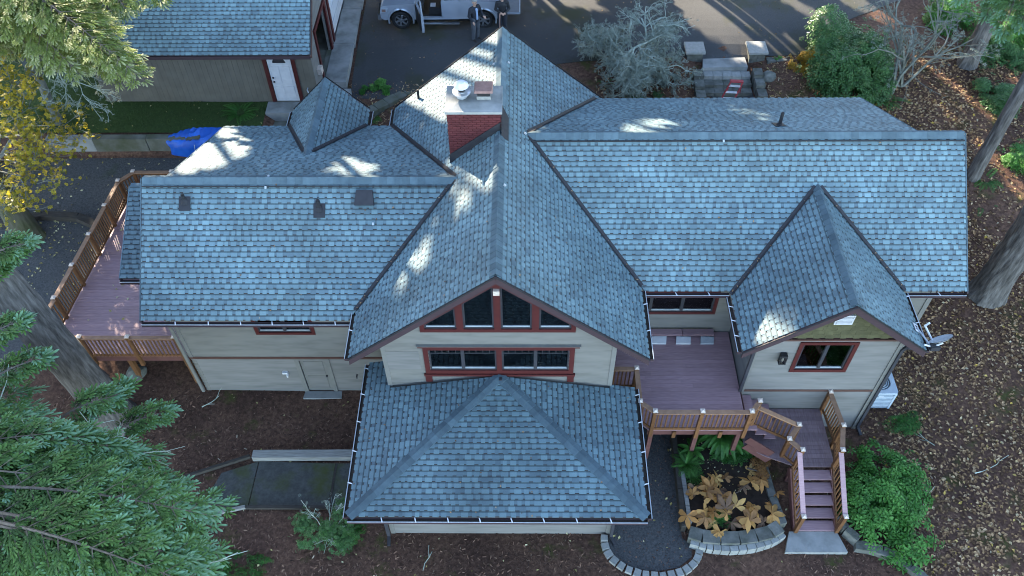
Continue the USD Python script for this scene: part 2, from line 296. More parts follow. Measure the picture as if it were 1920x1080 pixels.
def courses(poly, O, U, V, N, e, h0, h1, cut=None, r=None, t_start=None):
    out = []; s0, ta, s1, tb = poly.bounds; t = ta if t_start is None else t_start
    while t < tb-1e-3:
        strip = shapely.clip_by_rect(poly, s0-1, t, s1+1, t+e)
        if not strip.is_empty:
            if cut is None:
                for q in rings(strip): out.append(prism(q, O, U, V, N, t, e, h0, h1, .5))
            else:
                s = s0-r.random()*.3; tab = True
                while s < s1:
                    w = r.uniform(*cut[0]) if tab else r.uniform(*cut[1])
                    lift = 0 if tab else cut[2]
                    g = shapely.clip_by_rect(strip, s, t+lift, s+w, t+e)
                    if not g.is_empty:
                        tone = r.uniform(.56, .92) if tab else r.uniform(.34, .66)
                        if r.random() < .10: tone *= .55
                        for q in rings(g): out.append(prism(q, O, U, V, N, t, e, h0 if tab else h0*.5, h1, tone))
                    s += w; tab = not tab
        t += e
    return out
def pile(pieces, mb=None):
    mb = mb or MB()
    for v, f, tone, b in pieces: mb.add(v, f, tone=tone, band=b)
    return mb

# ---------------------------------------------------------------- terrain
from scipy.interpolate import RBFInterpolator
_c = np.array([(0, -3, 0), (-3, -3, 0), (3, -3, 0), (-6, 1.9, .06), (-9.4, 1.9, .12), (-8, -2, .02), (-12, -4, .1), (-20, -8, .2), (0, -9, 0), (10, -9, -.1), (20, -9, .1),
  (10.8, .8, -.22), (8.7, -3, -.12), (12, -3, -.1), (16, -3, 0), (11.6, 1.6, -.12), (13, 4, .2), (13, 8, 1.0), (13, 11, 1.75), (16.3, 5, .8), (17, 10, 1.7), (18.3, 16, 2.5), (14.8, 14, 2.3),
  (22, 5, 1.2), (24, 14, 2.4), (8.8, 13.5, 1.9), (8, 15.5, 1.85), (9.6, 15.5, 1.85), (8.8, 15.3, 1.85), (8.8, 14.5, 1.88), (8.8, 16.55, 2.6), (7.3, 16.5, 2.6), (10.3, 16.5, 2.6), (7, 15.2, 2.3), (10.6, 15.2, 2.3), (7, 11, 1.85), (-5, 13.2, 2.0), (0, 11, 1.9), (4, 12, 1.9), (-13, 12.5, 1.75), (-10, 13, 1.75), (-18, 13, 1.8), (-14, 11, 1.62), (-10, 10.5, 1.6), (-15, 8.5, 1.25), (-19, 8.5, 1.25),
  (-14.5, 4, .55), (-12, 1.2, .22), (-20, 3, .6), (-25, 12, 1.6), (-16, 18, 2.2), (0, 16.2, 2.62), (-4, 17, 2.64), (7, 16.3, 2.6), (12, 17, 2.64), (18, 22, 2.66), (0, 24, 2.66), (10, 24, 2.66), (-10, 24, 2.66), (0, 34, 2.7), (-25, 30, 2.7), (25, 30, 2.8),
  (5, 0, 0), (3.5, 2.5, .1), (9, 5, .4), (-4, 5, .6), (0, 6, .9)], float)
_rbf = RBFInterpolator(_c[:, :2], _c[:, 2], kernel='linear', smoothing=.02)
def G(x, y):
    x, y = np.broadcast_arrays(np.asarray(x, float), np.asarray(y, float)); sh = x.shape
    x, y = x.ravel(), y.ravel(); q = np.c_[np.clip(x, -30, 30), np.clip(y, -12, 38)]
    z = np.empty(len(q))
    for i in range(0, len(q), 4000): z[i:i+4000] = _rbf(q[i:i+4000])
    st = np.clip((y-11.55)/.22, 0, 1)*np.clip((-8.6-x)/.5, 0, 1)*np.clip((x+21)/3, 0, 1)*np.clip((19-y)/4, 0, 1)
    return (z+.62*st).reshape(sh)
def grid(xs, ys, dz=0):
    gx, gy = np.meshgrid(xs, ys); z = G(gx, gy)+dz; nx, ny = len(xs), len(ys)
    i = (np.arange(ny-1)[:, None]*nx+np.arange(nx-1)[None]).ravel()
    return np.c_[gx.ravel(), gy.ravel(), z.ravel()], np.c_[i, i+1, i+nx+1, i+nx]
def drape(poly, dz, step=.35):
    mb = MB(); x0, y0, x1, y1 = poly.bounds; P2, F2 = [], []; n = 0
    xs, ys = np.arange(math.floor(x0/step), math.ceil(x1/step))*step, np.arange(math.floor(y0/step), math.ceil(y1/step))*step
    shapely.prepare(poly)
    for a in xs:
        for b in ys:
            c = sbox(a, b, a+step, b+step)
            if poly.contains(c): g = [np.array([(a, b), (a+step, b), (a+step, b+step), (a, b+step)])]
            elif poly.intersects(c): g = list(rings(poly.intersection(c)))
            else: continue
            for q in g:
                P2.append(q); F2 += [[n, n+i, n+i+1] for i in range(1, len(q)-1)]; n += len(q)
    p = np.vstack(P2); mb.add(np.c_[p, G(p[:, 0], p[:, 1])+dz], F2); return mb
gx = np.r_[-600, -250, -100, -60, np.arange(-40, 40.1, .4), 60, 100, 250, 600]; gy = np.r_[-600, -250, -100, -50, -25, np.arange(-16, 40.1, .4), 60, 100, 250, 600]
obj('ground', MB().add(*grid(gx, gy)), 'ground', None, smooth=True, kind='structure', label='dark brown mulched ground around the house')
drive = Polygon([(-6.2, 14.25), (-5, 14.1), (-3.6, 14.3), (-2.2, 14.9), (0, 15.5), (3, 16.0), (7.3, 16.3), (12.2, 16.35), (13.8, 18.4), (17, 20.3), (22, 21.5), (32, 22.5), (32, 40), (-6.2, 40)])
obj('driveway', drape(drive, .02, .5), 'asphalt', None, smooth=True, kind='structure', label='dark asphalt driveway behind the house')
lawn = Polygon([(-17.2, 11.9), (-9.2, 11.9), (-9.2, 13.55), (-15.4, 13.6), (-17, 20), (-22, 20), (-20, 12.2)])
obj('lawn', drape(lawn, .02, .3), 'lawn', None, kind='structure', label='shaded lawn in front of the garage wall')
grav = Polygon([(-22, 10.6), (-17, 11.45), (-8.6, 11.5), (-8.6, 9.4), (-11.5, 9.3), (-13.3, 9.0), (-14.0, 3.2), (-17, 2.5), (-24, 4)])
obj('gravel_yard', drape(grav, .02, .4), 'gravel', None, smooth=True, kind='structure', label='dark gravel yard left of the house')
patch = Polygon([(3.05, -2.75), (3.0, -3.2), (3.25, -3.55), (3.7, -3.8), (4.3, -3.86), (4.9, -3.75), (5.3, -3.45), (5.35, -3.1), (5.1, -2.9), (5.15, 0), (5.2, 2.6), (3.05, 2.6)])
obj('gravel_path', drape(patch, .02, .3), 'gravel', None, kind='structure', label='dark gravel path beside the lower hipped roof')
walk = Polygon([(7.95, 9.6), (9.75, 9.6), (9.75, 15.0), (8.1, 15.0)])
obj('entry_walk', drape(walk, .03, .35), 'asphalt', None, kind='structure', label='dark entry walk below the block steps')

# ---------------------------------------------------------------- the house: roof planes z = a x + b y + c
pc, zc = .836, 7.84; ps, xs_, zs_ = .789, 8.907, 6.323; hp = .191
CW, CE = (pc, 0, zc), (-pc, 0, zc)
RF, RB = (0, .799, 7.227-.799*5.846), (0, -.467, 7.227+.467*5.846)
LF, LB = (0, .819, 6.845-.819*4.433), (0, -.433, 6.845+.433*4.433)
SW, SE = (ps, 0, zs_-ps*xs_), (-ps, 0, zs_+ps*xs_)
xd = -5.84; DW, DE = (1.0, 0, 6.02-xd), (-1.0, 0, 6.02+xd)
HF, HW, HE = (0, hp, 3.0+hp*3.71), (hp, 0, 3.0+hp*3.72), (-hp, 0, 3.0+hp*3.72)
def ge(p, q):
    a, b, c = np.subtract(p, q); n = np.hypot(a, b); u = np.array([a, b])/n; w = np.array([-u[1], u[0]]); o = -c/n*u; L = 80
    return Polygon([o-w*L, o+w*L, o+w*L+u*L, o-w*L+u*L])
Rf, Rb = sbox(-.3, 2.37, 13.02, 5.846), sbox(-.3, 5.846, 11.765, 10.0)
Lf, Lb = sbox(-9.9, 1.394, .3, 4.433), sbox(-9.26, 4.433, .3, 9.26)
Sw, Se = sbox(xs_-2.447, .345, xs_, 5.846), sbox(xs_, .345, xs_+2.365, 5.846)
Dw, De = sbox(xd-1.31, 4.433, xd, 10.15), sbox(xd, 4.433, xd+1.29, 10.15)
Cw = sbox(-3.95, .01, 0, 9.26).union(sbox(-3.69, 9.2, 0, 10.2)); Ce = sbox(0, .01, 3.95, 10.0).union(sbox(0, 9.9, 3.4, 10.2))
Sw, Se = Sw-(Rf & ge(RF, SW)), Se-(Rf & ge(RF, SE))
Dw, De = Dw-(Lb & ge(LB, DW)), De-(Lb & ge(LB, DE))
pRf = (Rf & ge(RF, CE) & sbox(0, 0, 20, 20))-Sw-Se
pRb = (Rb & ge(RB, CE) & sbox(0, 0, 20, 20))
pLf = Lf & ge(LF, CW) & sbox(-20, 0, 0, 20)
pLb = (Lb & ge(LB, CW) & sbox(-20, 0, 0, 20))-Dw-De
pCw = Cw-(Lf & ge(LF, CW))-(Lb & ge(LB, CW)); pCe = Ce-(Rf & ge(RF, CE))-(Rb & ge(RB, CE))
inner = sbox(-3.02, 0, 3.02, 9)
Hf = (sbox(-3.72, -3.71, 3.72, 0) & ge(HW, HF) & ge(HE, HF))-inner
Hw = (sbox(-3.72, -3.71, 0, .94) & ge(HF, HW))-inner; He = (sbox(0, -3.71, 3.72, .12) & ge(HF, HE))-inner
chim = sbox(-1.42, 5.27, .05, 6.35); pCw = pCw-sbox(-1.40, 5.29, .0, 6.33)

house = thing('house', 'beige house with a many-gabled blue-grey shingle roof and dark red window trim', 'house')
def frame(pl):
    a, b, c = pl; m = math.hypot(a, b); g = np.array([a, b])/m
    U = np.array([g[1], -g[0], 0]); V = np.array([g[0], g[1], m])/math.hypot(1, m); N = np.cross(U, V)
    return np.array([0, 0, c]), U, V, N, g, math.hypot(1, m)
def to_st(poly, pl):
    O, U, V, N, g, k = frame(pl)
    return shapely.transform(poly, lambda q: np.c_[q@U[:2], (q@g)*k])
EXP = .147
CUT = ((.09, .20), (.05, .12), .026)
biglist = []
sr = np.random.default_rng(3)
def roof(poly, pl, owner, single=0, shingled=True, thick=.13, name='roof'):
    O, U, V, N, g, k = frame(pl); st = to_st(poly, pl)
    mb = MB().extr(st, O, U, V, N, -thick, -.004); r = obj(name, mb, 'roofing', owner)
    pcs = courses(st, O, U, V, N, EXP, .020, .004, CUT, sr)
    return r, pcs
def near(pcs, c):    # the pieces that show largest from the photograph's height
    return sorted(range(len(pcs)), key=lambda i: np.linalg.norm(pcs[i][0].mean(0)-c))
roofs = {}; allp = []
for nm, poly, pl in (('Rf', pRf, RF), ('Rb', pRb, RB), ('Lf', pLf, LF), ('Lb', pLb, LB), ('Cw', pCw, CW), ('Ce', pCe, CE), ('Sw', Sw, SW), ('Se', Se, SE), ('Dw', Dw, DW), ('De', De, DE), ('Hf', Hf, HF), ('Hw', Hw, HW), ('He', He, HE)):
    r, pcs = roof(poly, pl, house); roofs[nm] = r
    for v, f, t, b in pcs:
        c = v.mean(0); d = np.linalg.norm(c-CAM); nrm = frame(pl)[3]
        allp.append((np.prod(np.sort(np.ptp(v, axis=0))[1:])*abs(nrm@(CAM-c)/d)/d**2, nm, v, f, t, b))
allp.sort(key=lambda q: -q[0])
for _, nm, v, f, t, b in allp[:300]:
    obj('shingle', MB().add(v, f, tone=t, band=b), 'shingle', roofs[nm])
for nm in roofs:
    rest = [q[2:] for q in allp[300:] if q[1] == nm]
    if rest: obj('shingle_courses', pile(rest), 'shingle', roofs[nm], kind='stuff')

def seg_caps(p, q, n1, n2, owner, w=.17, exp=.165, name='ridge_cap', start=0):
    "overlapping cap shingles from p to q over the edge between roof planes with normals n1, n2"
    p, q = np.asarray(p, float), np.asarray(q, float); d = q-p; L = np.linalg.norm(d); d /= L
    w1 = np.cross(d, n1); w1 *= -np.sign(w1[2]) if abs(w1[2]) > 1e-6 else 1; w2 = np.cross(d, n2); w2 *= -np.sign(w2[2]) if abs(w2[2]) > 1e-6 else 1
    if w1@w2 > 0 and abs(w1[2]) < 1e-6: w2 = -w2
    k = max(1, int(L/exp)); up = (n1+n2)/np.linalg.norm(n1+n2)
    for i in range(k):
        a, b = p+d*(i*L/k), p+d*((i+1)*L/k+.03); j = (sr.random()-.5)*.012
        ha, hb = .050, .034
        top = [a+w1*(w+j)+n1*(ha-.014), a+up*ha*1.15, a+w2*(w+j)+n2*(ha-.014), b+w1*(w+j)+n1*(hb-.014), b+up*hb*1.15, b+w2*(w+j)+n2*(hb-.014)]
        bot = [t-up*.016 for t in top]
        f = [[0, 1, 4, 3], [1, 2, 5, 4], [6, 9, 10, 7], [7, 10, 11, 8], [0, 6, 7, 1], [1, 7, 8, 2], [3, 4, 10, 9], [4, 5, 11, 10], [0, 3, 9, 6], [2, 8, 11, 5]]
        obj(name, MB().add(top+bot, f), 'cap', owner)
nn = lambda pl: frame(pl)[3]
z_ = lambda pl, x, y: pl[0]*x+pl[1]*y+pl[2]
def pt(pl, x, y): return np.array([x, y, z_(pl, x, y)])
seg_caps(pt(RF, 13.0, 5.846), pt(RF, .80, 5.846), nn(RF), nn(RB), roofs['Rf'], exp=.21)
seg_caps(pt(LF, -9.88, 4.433), pt(LF, -1.2, 4.433), nn(LF), nn(LB), roofs['Lf'], exp=.21)
seg_caps((0, .03, zc), (0, 5.05, zc), nn(CW), nn(CE), roofs['Cw'], exp=.18)
seg_caps((0, 10.18, zc), (0, 6.4, zc), nn(CW), nn(CE), roofs['Cw'], exp=.18)
ysb = (zs_-RF[2])/RF[1]; seg_caps((xs_, .36, zs_), (xs_, ysb-.05, zs_), nn(SW), nn(SE), roofs['Sw'], w=.15, exp=.18)
ydb = (6.02-LB[2])/LB[1]; seg_caps((xd, 10.13, 6.02), (xd, ydb+.05, 6.02), nn(DW), nn(DE), roofs['Dw'], w=.15, exp=.18)
apex = np.array([0, -.01, z_(HF, 0, 0)+.004])
seg_caps(pt(HF, -3.70, -3.70), apex, nn(HF), nn(HW), roofs['Hf'], w=.15, exp=.21, name='hip_cap'); seg_caps(pt(HF, 3.70, -3.70), apex, nn(HF), nn(HE), roofs['Hf'], w=.15, exp=.21, name='hip_cap')
# dark vent strip under the front side of the two long ridges
for (x0, x1, y, pl, o) in ((.85, 13.0, 5.846, RF, 'Rf'), (-9.88, -1.25, 4.433, LF, 'Lf')):
    a, b = pt(pl, x0, y-.175)+nn(pl)*.03, pt(pl, x1, y-.175)+nn(pl)*.03
    obj('ridge_vent', MB().bar(a, b, .03, .05, up=nn(pl)), 'black', roofs[o])
# valleys: dark metal
def valley(p, q, n1, n2, owner, w=.085, lift=.030):
    p, q = np.asarray(p, float), np.asarray(q, float); d = (q-p)/np.linalg.norm(q-p); mb = MB()
    for n, sgn in ((n1, 1), (n2, -1)):
        s = np.cross(d, n); s = s if s[2] > 0 else -s
        mb.add([p+n*lift, q+n*lift, q+s*w+n*lift, p+s*w+n*lift], [[0, 1, 2, 3]])
    obj('valley_flashing', mb, 'flash', owner)
def cross(pl1, pl2, x=None, y=None):
    a, b, c = np.subtract(pl1, pl2)
    if y is not None: x = -(b*y+c)/a
    else: y = -(a*x+c)/b
    return pt(pl1, x, y)
valley(cross(RF, CE, x=3.95), cross(RF, CE, y=5.80), nn(RF), nn(CE), roofs['Rf']); valley(cross(RB, CE, y=9.98), cross(RB, CE, y=5.9), nn(RB), nn(CE), roofs['Rb'])
valley(cross(LF, CW, x=-3.95), cross(LF, CW, y=4.40), nn(LF), nn(CW), roofs['Lf']); valley(cross(LB, CW, x=-3.72), cross(LB, CW, y=4.5), nn(LB), nn(CW), roofs['Lb'])
valley(cross(RF, SW, x=xs_-2.447), cross(RF, SW, x=xs_-.05), nn(RF), nn(SW), roofs['Sw']); valley(cross(RF, SE, x=xs_+2.365), cross(RF, SE, x=xs_+.05), nn(RF), nn(SE), roofs['Se'])
valley(cross(LB, DW, x=xd-1.31), cross(LB, DW, x=xd-.12), nn(LB), nn(DW), roofs['Dw']); valley(cross(LB, DE, x=xd+1.29), cross(LB, DE, x=xd+.12), nn(LB), nn(DE), roofs['De'])
# gutters
def gutter(p, q, out, owner, m='gutter', step=.9, w=.105, h=.09):
    p, q, out = np.asarray(p, float), np.asarray(q, float), np.asarray(out, float); dz = np.array([0, 0, -.045]); p, q = p+dz, q+dz; mb = MB()
    c = lambda s, e, a, b: mb.bar(p+out*s+Z*e, q+out*s+Z*e, a, b)
    c(.012, -.05, .008, h); c(w/2+.012, -h, w, .008); c(w+.012, -.05, .008, h)
    for t in (p, q): mb.obox(t+out*(w/2+.012)-Z*.05, out*w/2, (q-p)/np.linalg.norm(q-p)*.004, Z*h/2)
    g = obj('gutter', mb, 'fascia', owner); obj('gutter_lip', MB().bar(p+out*(w+.010), q+out*(w+.010), .020, .012), m, owner); L = np.linalg.norm(q-p); d = (q-p)/L
    obj('gutter_debris', MB().bar(p+out*(w/2+.012)-Z*.07, q+out*(w/2+.012)-Z*.07, w-.012, .03), 'gdark', owner)
    for i in range(1, int(L/step)+1):
        if i*step < L-.1: obj('gutter_hanger', MB().obox(p+d*(i*step+.05*math.sin(i*7))+out*(w/2+.01)+Z*.008, out*(w/2+.012)+d*.02, d*.014, Z*.004), 'alu', owner)
zz = lambda pl, x, y: np.array([x, y, z_(pl, x, y)])
gutter(zz(RF, 4.0, 2.37), zz(RF, xs_-2.5, 2.37), -Y, roofs['Rf']); gutter(zz(RF, xs_+2.42, 2.37), zz(RF, 13.0, 2.37), -Y, roofs['Rf'])
gutter(zz(LF, -9.88, 1.394), zz(LF, -4.02, 1.394), -Y, roofs['Lf'])
gutter(zz(CW, -3.95, .02), zz(CW, -3.95, 1.6), -X, roofs['Cw']); gutter(zz(CE, 3.95, .02), zz(CE, 3.95, 2.35), X, roofs['Ce'])
gutter(zz(SW, xs_-2.447, .36), zz(SW, xs_-2.447, 2.3), -X, roofs['Sw'], step=.5); gutter(zz(SE, xs_+2.365, .36), zz(SE, xs_+2.365, 2.35), X, roofs['Se'])
gutter(zz(HF, -3.72, -3.71), zz(HF, 3.72, -3.71), -Y, roofs['Hf'], step=.82); gutter(zz(HW, -3.72, -3.71), zz(HW, -3.72, .9), -X, roofs['Hw']); gutter(zz(HE, 3.72, -3.71), zz(HE, 3.72, .1), X, roofs['He'])
gutter(zz(CW, -3.69, 9.3), zz(CW, -3.69, 10.18), -X, roofs['Cw']); gutter(zz(DW, xd-1.31, 9.3), zz(DW, xd-1.31, 10.13), -X, roofs['Dw']); gutter(zz(DE, xd+1.29, 9.3), zz(DE, xd+1.29, 10.13), X, roofs['De'])
# rake boards on the gables
def rake(pl, xa, xb, y, dy, owner, h=.24, m='fascia', name='rake_board'):
    a, b = zz(pl, xa, y), zz(pl, xb, y); n = nn(pl); s = Y*dy
    mb = MB().add([a+s*.5-n*.012, b+s*.5-n*.012, b+s*.5-Z*h, a+s*.5-Z*h, a-s*.5-n*.012, b-s*.5-n*.012, b-s*.5-Z*h, a-s*.5-Z*h], [[0, 1, 2, 3], [4, 7, 6, 5], [0, 4, 5, 1], [3, 2, 6, 7], [0, 3, 7, 4], [1, 5, 6, 2]])
    obj(name, mb, m, owner)
    obj('drip_edge', MB().bar(a+s*1.05+n*.008, b+s*1.05+n*.008, .012, .035, up=n), 'black', owner)
rake(CW, -3.95, 0, -.015, -.045, roofs["Cw"], .25); rake(CE, 0, 3.95, -.015, -.045, roofs["Ce"], .25)
rake(SW, xs_-2.447, xs_, .32, -.045, roofs['Sw'], .25); rake(SE, xs_, xs_+2.365, .32, -.045, roofs['Se'], .25)
rake(CW, -3.69, 0, 10.225, .045, roofs['Cw']); rake(CE, 0, 3.4, 10.225, .045, roofs['Ce']); rake(DW, xd-1.31, xd, 10.175, .045, roofs['Dw'], .2); rake(DE, xd, xd+1.29, 10.175, .045, roofs['De'], .2)
def endboard(pl, x, y0, y1, owner):
    a, b = zz(pl, x, y0), zz(pl, x, y1); obj('rake_board', MB().bar(a-Z*.1, b-Z*.1, .04, .17, up=Z), 'fascia', owner)
    obj('drip_edge', MB().bar(a+nn(pl)*.010, b+nn(pl)*.010, .03, .010, up=nn(pl)), 'cap', owner)
endboard(RF, 13.045, 2.37, 5.846, roofs['Rf']); endboard(LF, -9.925, 1.394, 4.433, roofs['Lf']); endboard(RB, 11.79, 5.846, 10.0, roofs['Rb']); endboard(LB, -9.285, 4.433, 9.26, roofs['Lb'])
for (pl, x0, x1, y, o) in ((RB, 3.2, 11.76, 10.02, 'Rb'), (LB, -9.26, xd-1.33, 9.28, 'Lb'), (LB, xd+1.31, -3.72, 9.28, 'Lb')):
    obj('eave_board', MB().bar(zz(pl, x0, y)-Z*.09, zz(pl, x1, y)-Z*.09, .04, .16), 'fascia', roofs[o])

# ---------------------------------------------------------------- walls
def wall(poly, O, U, N, m, owner=None, e=.15, th=.12, name='wall', holes=(), **tags):
    O, U, N = map(lambda q: np.asarray(q, float), (O, U, N)); poly = poly.buffer(0)
    for h in holes: poly = poly-h
    mb = MB().extr(poly, O, U, Z, N, -th, 0)
    for v, f, t, b in courses(poly, O, U, Z, N, e, .024, .002, t_start=math.floor(poly.bounds[1]/e)*e): mb.add(v, f)
    return obj(name, mb, m, owner or house, **tags)
def plate(name, pts, O, U, N, h0, h1, m, owner):
    return obj(name, MB().extr(Polygon(pts), np.asarray(O, float), np.asarray(U, float), Z, np.asarray(N, float), h0, h1), m, owner)
def poly_window(pts, O, U, N, owner, trim=None, depth=.07):
    "dark sash round a polygonal pane"
    p = Polygon(pts); s = obj('sash', MB().extr(p-p.buffer(-.045, join_style=2), O, U, Z, N, -depth, .012), 'sash', owner)
    obj('pane', MB().extr(p.buffer(-.04, join_style=2), O, U, Z, N, -.035, -.029), 'glass', owner)
    x0, y0, x1, y1 = p.buffer(-.045, join_style=2).bounds
    obj('pane_sill', MB().extr(sbox(x0, y0, x1, y0+.028), O, U, Z, N, -.028, .004), 'gutter', owner)
def window(x0, z0, x1, z1, O, U, N, owner, n=2, trim=.10, grid=False, m='trim'):
    O, U, N = map(lambda q: np.asarray(q, float), (O, U, N))
    w = obj('window', MB().extr(sbox(x0-trim, z0-trim, x1+trim, z1+trim)-sbox(x0, z0, x1, z1), O, U, Z, N, -.05, .045), m, owner)
    for i in range(n):
        a, b = x0+(x1-x0)*i/n, x0+(x1-x0)*(i+1)/n
        poly_window([(a, z0), (b, z0), (b, z1), (a, z1)], O, U, N, w)
        if grid:
            g = MB(); h = z1-.22
            g.extr(sbox(a+.045, h, b-.045, h+.018), O, U, Z, N, -.045, -.02)
            for k in range(1, 4): g.extr(sbox(a+(b-a)*k/4-.009, h, a+(b-a)*k/4+.009, z1-.04), O, U, Z, N, -.045, -.02)
            obj('muntin', g, 'sash', w)
    return w
S_, N_ = -Y, Y
O0 = np.array([0, 0, 0.])
# front gable
rz = lambda x: zc-pc*abs(x)-.15
UW = [(-1.86, 5.84), (-.95, 5.84), (-.95, 6.86), (-1.86, 6.10)]
ups = [[(-1.85, 5.86), (-1.04, 5.86), (-1.04, rz(1.04)-.10), (-1.85, rz(1.85)-.10)], [(-.86, 5.86), (-.085, 5.86), (-.085, rz(.085)-.10), (-.86, rz(.86)-.10)],
       [(.085, 5.86), (.86, 5.86), (.86, rz(.86)-.10), (.085, rz(.085)-.10)], [(1.04, 5.86), (1.85, 5.86), (1.85, rz(1.85)-.10), (1.04, rz(1.04)-.10)]]
lows = sbox(-1.84, 4.04, 1.85, 4.98)
O1 = np.array([0, .12, -.16])
gab = Polygon([(-3.02, 2.9), (3.02, 2.9), (3.02, rz(3.02)+.16), (0, rz(0)+.16), (-3.02, rz(3.02)+.16)])
hu = Polygon([(-1.97, 5.74), (1.97, 5.74), (1.97, rz(1.97)+.12), (0, rz(0)+.12), (-1.97, rz(1.97)+.12)])
wall(gab, O1, X, S_, 'siding', holes=[hu, lows])
fw = obj('window', MB().extr(hu-shapely.union_all([Polygon(q) for q in ups]), O1, X, Z, S_, -.06, .05), 'trim', house, label='large gable window with four panes under the front peak')
for q in ups: poly_window(q, O1, X, S_, fw)
lw = obj('window', MB().extr(sbox(-1.98, 3.90, 1.99, 5.10)-sbox(-1.85, 4.04, -.06, 4.96)-sbox(.08, 4.04, 1.86, 4.96), O1, X, Z, S_, -.06, .05), 'trim', house, label='wide four-pane window under the gable window')
obj('head_board', MB().box(-2.10, -.085+.12, 5.10-.16, 2.11, 0+.12, 5.17-.16), 'trim', lw); obj('head_flashing', MB().box(-2.13, -.10+.12, 5.172-.16, 2.14, 0+.12, 5.185-.16), 'corner', lw)
obj('sill_board', MB().box(-2.03, -.09+.12, 3.82-.16, 2.04, 0+.12, 3.90-.16), 'trim', lw)
for s in (-1.92, 1.93): obj('trim_foot', MB().box(s-.09, -.05+.12, 3.50-.16, s+.09, 0+.12, 3.82-.16), 'trim', lw)
for a, b in ((-1.85, -.06), (.08, 1.86)):
    for i in range(2):
        q0, q1 = a+(b-a)*i/2, a+(b-a)*(i+1)/2; poly_window([(q0, 4.04), (q1, 4.04), (q1, 4.96), (q0, 4.96)], O1, X, S_, lw)
        g = MB(); g.extr(sbox(q0+.05, 4.72, q1-.05, 4.738), O1, X, Z, S_, -.05, -.02)
        for k in range(1, 5): g.extr(sbox(q0+(q1-q0)*k/5-.008, 4.738, q0+(q1-q0)*k/5+.008, 4.91), O1, X, Z, S_, -.05, -.02)
        obj('muntin', g, 'sash', lw)
for s in (-1, 1): obj('corner_board', MB().box(s*3.02-.06, .09, 2.9, s*3.02+.06, .18, rz(3.1)), 'corner', house)
obj('gable_light', MB().box(-.075, -.14+.12, 7.30-.16, .075, -.052+.12, 7.46-.16), 'postcap', house)
obj('siding_patch', MB().box(-2.98, -.024+.12, 4.05-.16, -2.1, -.006+.12, 4.86-.16), 'siding2', house)
# gable side walls, wings, right gable, lower room
def sidewall(x, y0, y1, z0, z1, sgn, m='siding', holes=(), poly=None, U=None):
    U = Y if U is None else U
    wall(poly or sbox(y0, z0, y1, z1), (x, 0, 0), Y*1.0, X*sgn, m, holes=holes)
sidewall(-3.02, .12, 1.88, 1.5, 5.15, -1); sidewall(3.02, .12, 2.93, 1.5, 5.15, 1)
lwin = sbox(-7.08, 3.12, -5.45, 3.95); bd = sbox(-6.22, .06, -5.32, 1.80)
wall(sbox(-9.385, 1.99, -3.02, 4.75), (0, 1.88, 0), X, S_, 'siding', holes=[lwin])
wall(sbox(-9.385, -.3, -3.02, 1.88), (0, 1.90, 0), X, S_, 'siding2', holes=[bd])
obj('band_board', MB().box(-9.40, 1.845, 1.885, -3.02, 1.885, 1.985), 'band', house)
obj('corner_board', MB().box(-9.41, 1.84, 1.99, -9.29, 1.96, 4.7), 'corner', house)
window(-7.0, 3.22, -5.47, 4.1, (0, 1.88, 0), X, S_, house, 2)
bdo = obj('basement_door', MB().box(-6.14, 1.905, .1, -5.36, 1.945, 1.80), 'corner', house)
obj('door_panel', MB().box(-6.04, 1.893, .25, -5.46, 1.905, .92), 'siding2', bdo); obj('door_panel', MB().box(-6.04, 1.893, 1.02, -5.46, 1.905, 1.68), 'siding2', bdo)
obj('door_frame', MB().box(-6.28, 1.85, .04, -6.15, 1.90, 1.86).box(-5.35, 1.85, .04, -5.22, 1.90, 1.86).box(-6.28, 1.848, 1.80, -5.22, 1.90, 1.88), 'corner', bdo)
obj('door_handle', MB().lathe((-5.44, 1.87, .95), [(.001, -.03), (.03, -.02), (.03, .02), (.001, .03)], 8), 'sash', bdo)
obj('wall_bracket', MB().box(-6.76, 1.80, 1.14, -6.60, 1.88, 1.22).box(-6.64, 1.76, 1.02, -6.60, 1.88, 1.14), 'white', house); obj('hose_tap', MB().tube([(-4.49, 1.88, 1.03), (-4.49, 1.79, 1.03), (-4.49, 1.78, .96)], .022, 6), 'sash', house)
west = Polygon([(1.88, .0), (9.0, .0), (9.0, z_(LB, 0, 9.0)-.14), (4.433, 6.845-.16), (1.88, z_(LF, 0, 1.88)-.15)])
wall(west, (-9.385, 0, 0), Y, -X, 'siding')
rwin = sbox(3.5, 2.80, 6.30, 3.75)
wall(sbox(3.02, 1.0, 7.0, 4.75), (0, 2.93, 0), X, S_, 'siding', holes=[rwin]); window(3.5, 2.86, 6.28, 3.72, (0, 2.93, 0), X, S_, house, 3)
wall(sbox(10.85, -.3, 12.55, 4.75), (0, 2.93, 0), X, S_, 'siding'); obj('corner_board', MB().box(12.44, 2.89, -.3, 12.58, 3.05, 4.72), 'corner', house)
wall(Polygon([(2.93, -.3), (5.7, -.3), (5.7, z_(RF, 0, 5.7)-.15), (2.93, z_(RF, 0, 2.93)-.15)]), (12.55, 0, 0), Y, X, 'siding'); wall(sbox(11.4, .5, 12.55, 6.9), (0, 5.7, 0), X, Y, 'siding')
wall(Polygon([(5.7, .5), (9.7, .5), (9.7, z_(RB, 0, 9.7)-.14), (5.846, 7.227-.16), (5.7, 6.9)]), (11.4, 0, 0), Y, X, 'siding')
sz = lambda x: zs_-ps*abs(x-xs_)-.15
swin = sbox(8.24, 2.92, 9.62, 4.20)
wall(sbox(7.0, 1.95, 10.85, 4.33), (0, .78, 0), X, S_, 'siding2', holes=[swin]); wall(sbox(7.0, -.4, 10.85, 1.84), (0, .80, 0), X, S_, 'siding2')
obj('band_board', MB().box(6.985, .745, 1.845, 10.865, .785, 1.945), 'band', house); obj('band_board', MB().box(6.985, .72, 4.335, 10.865, .785, 4.405), 'band', house)
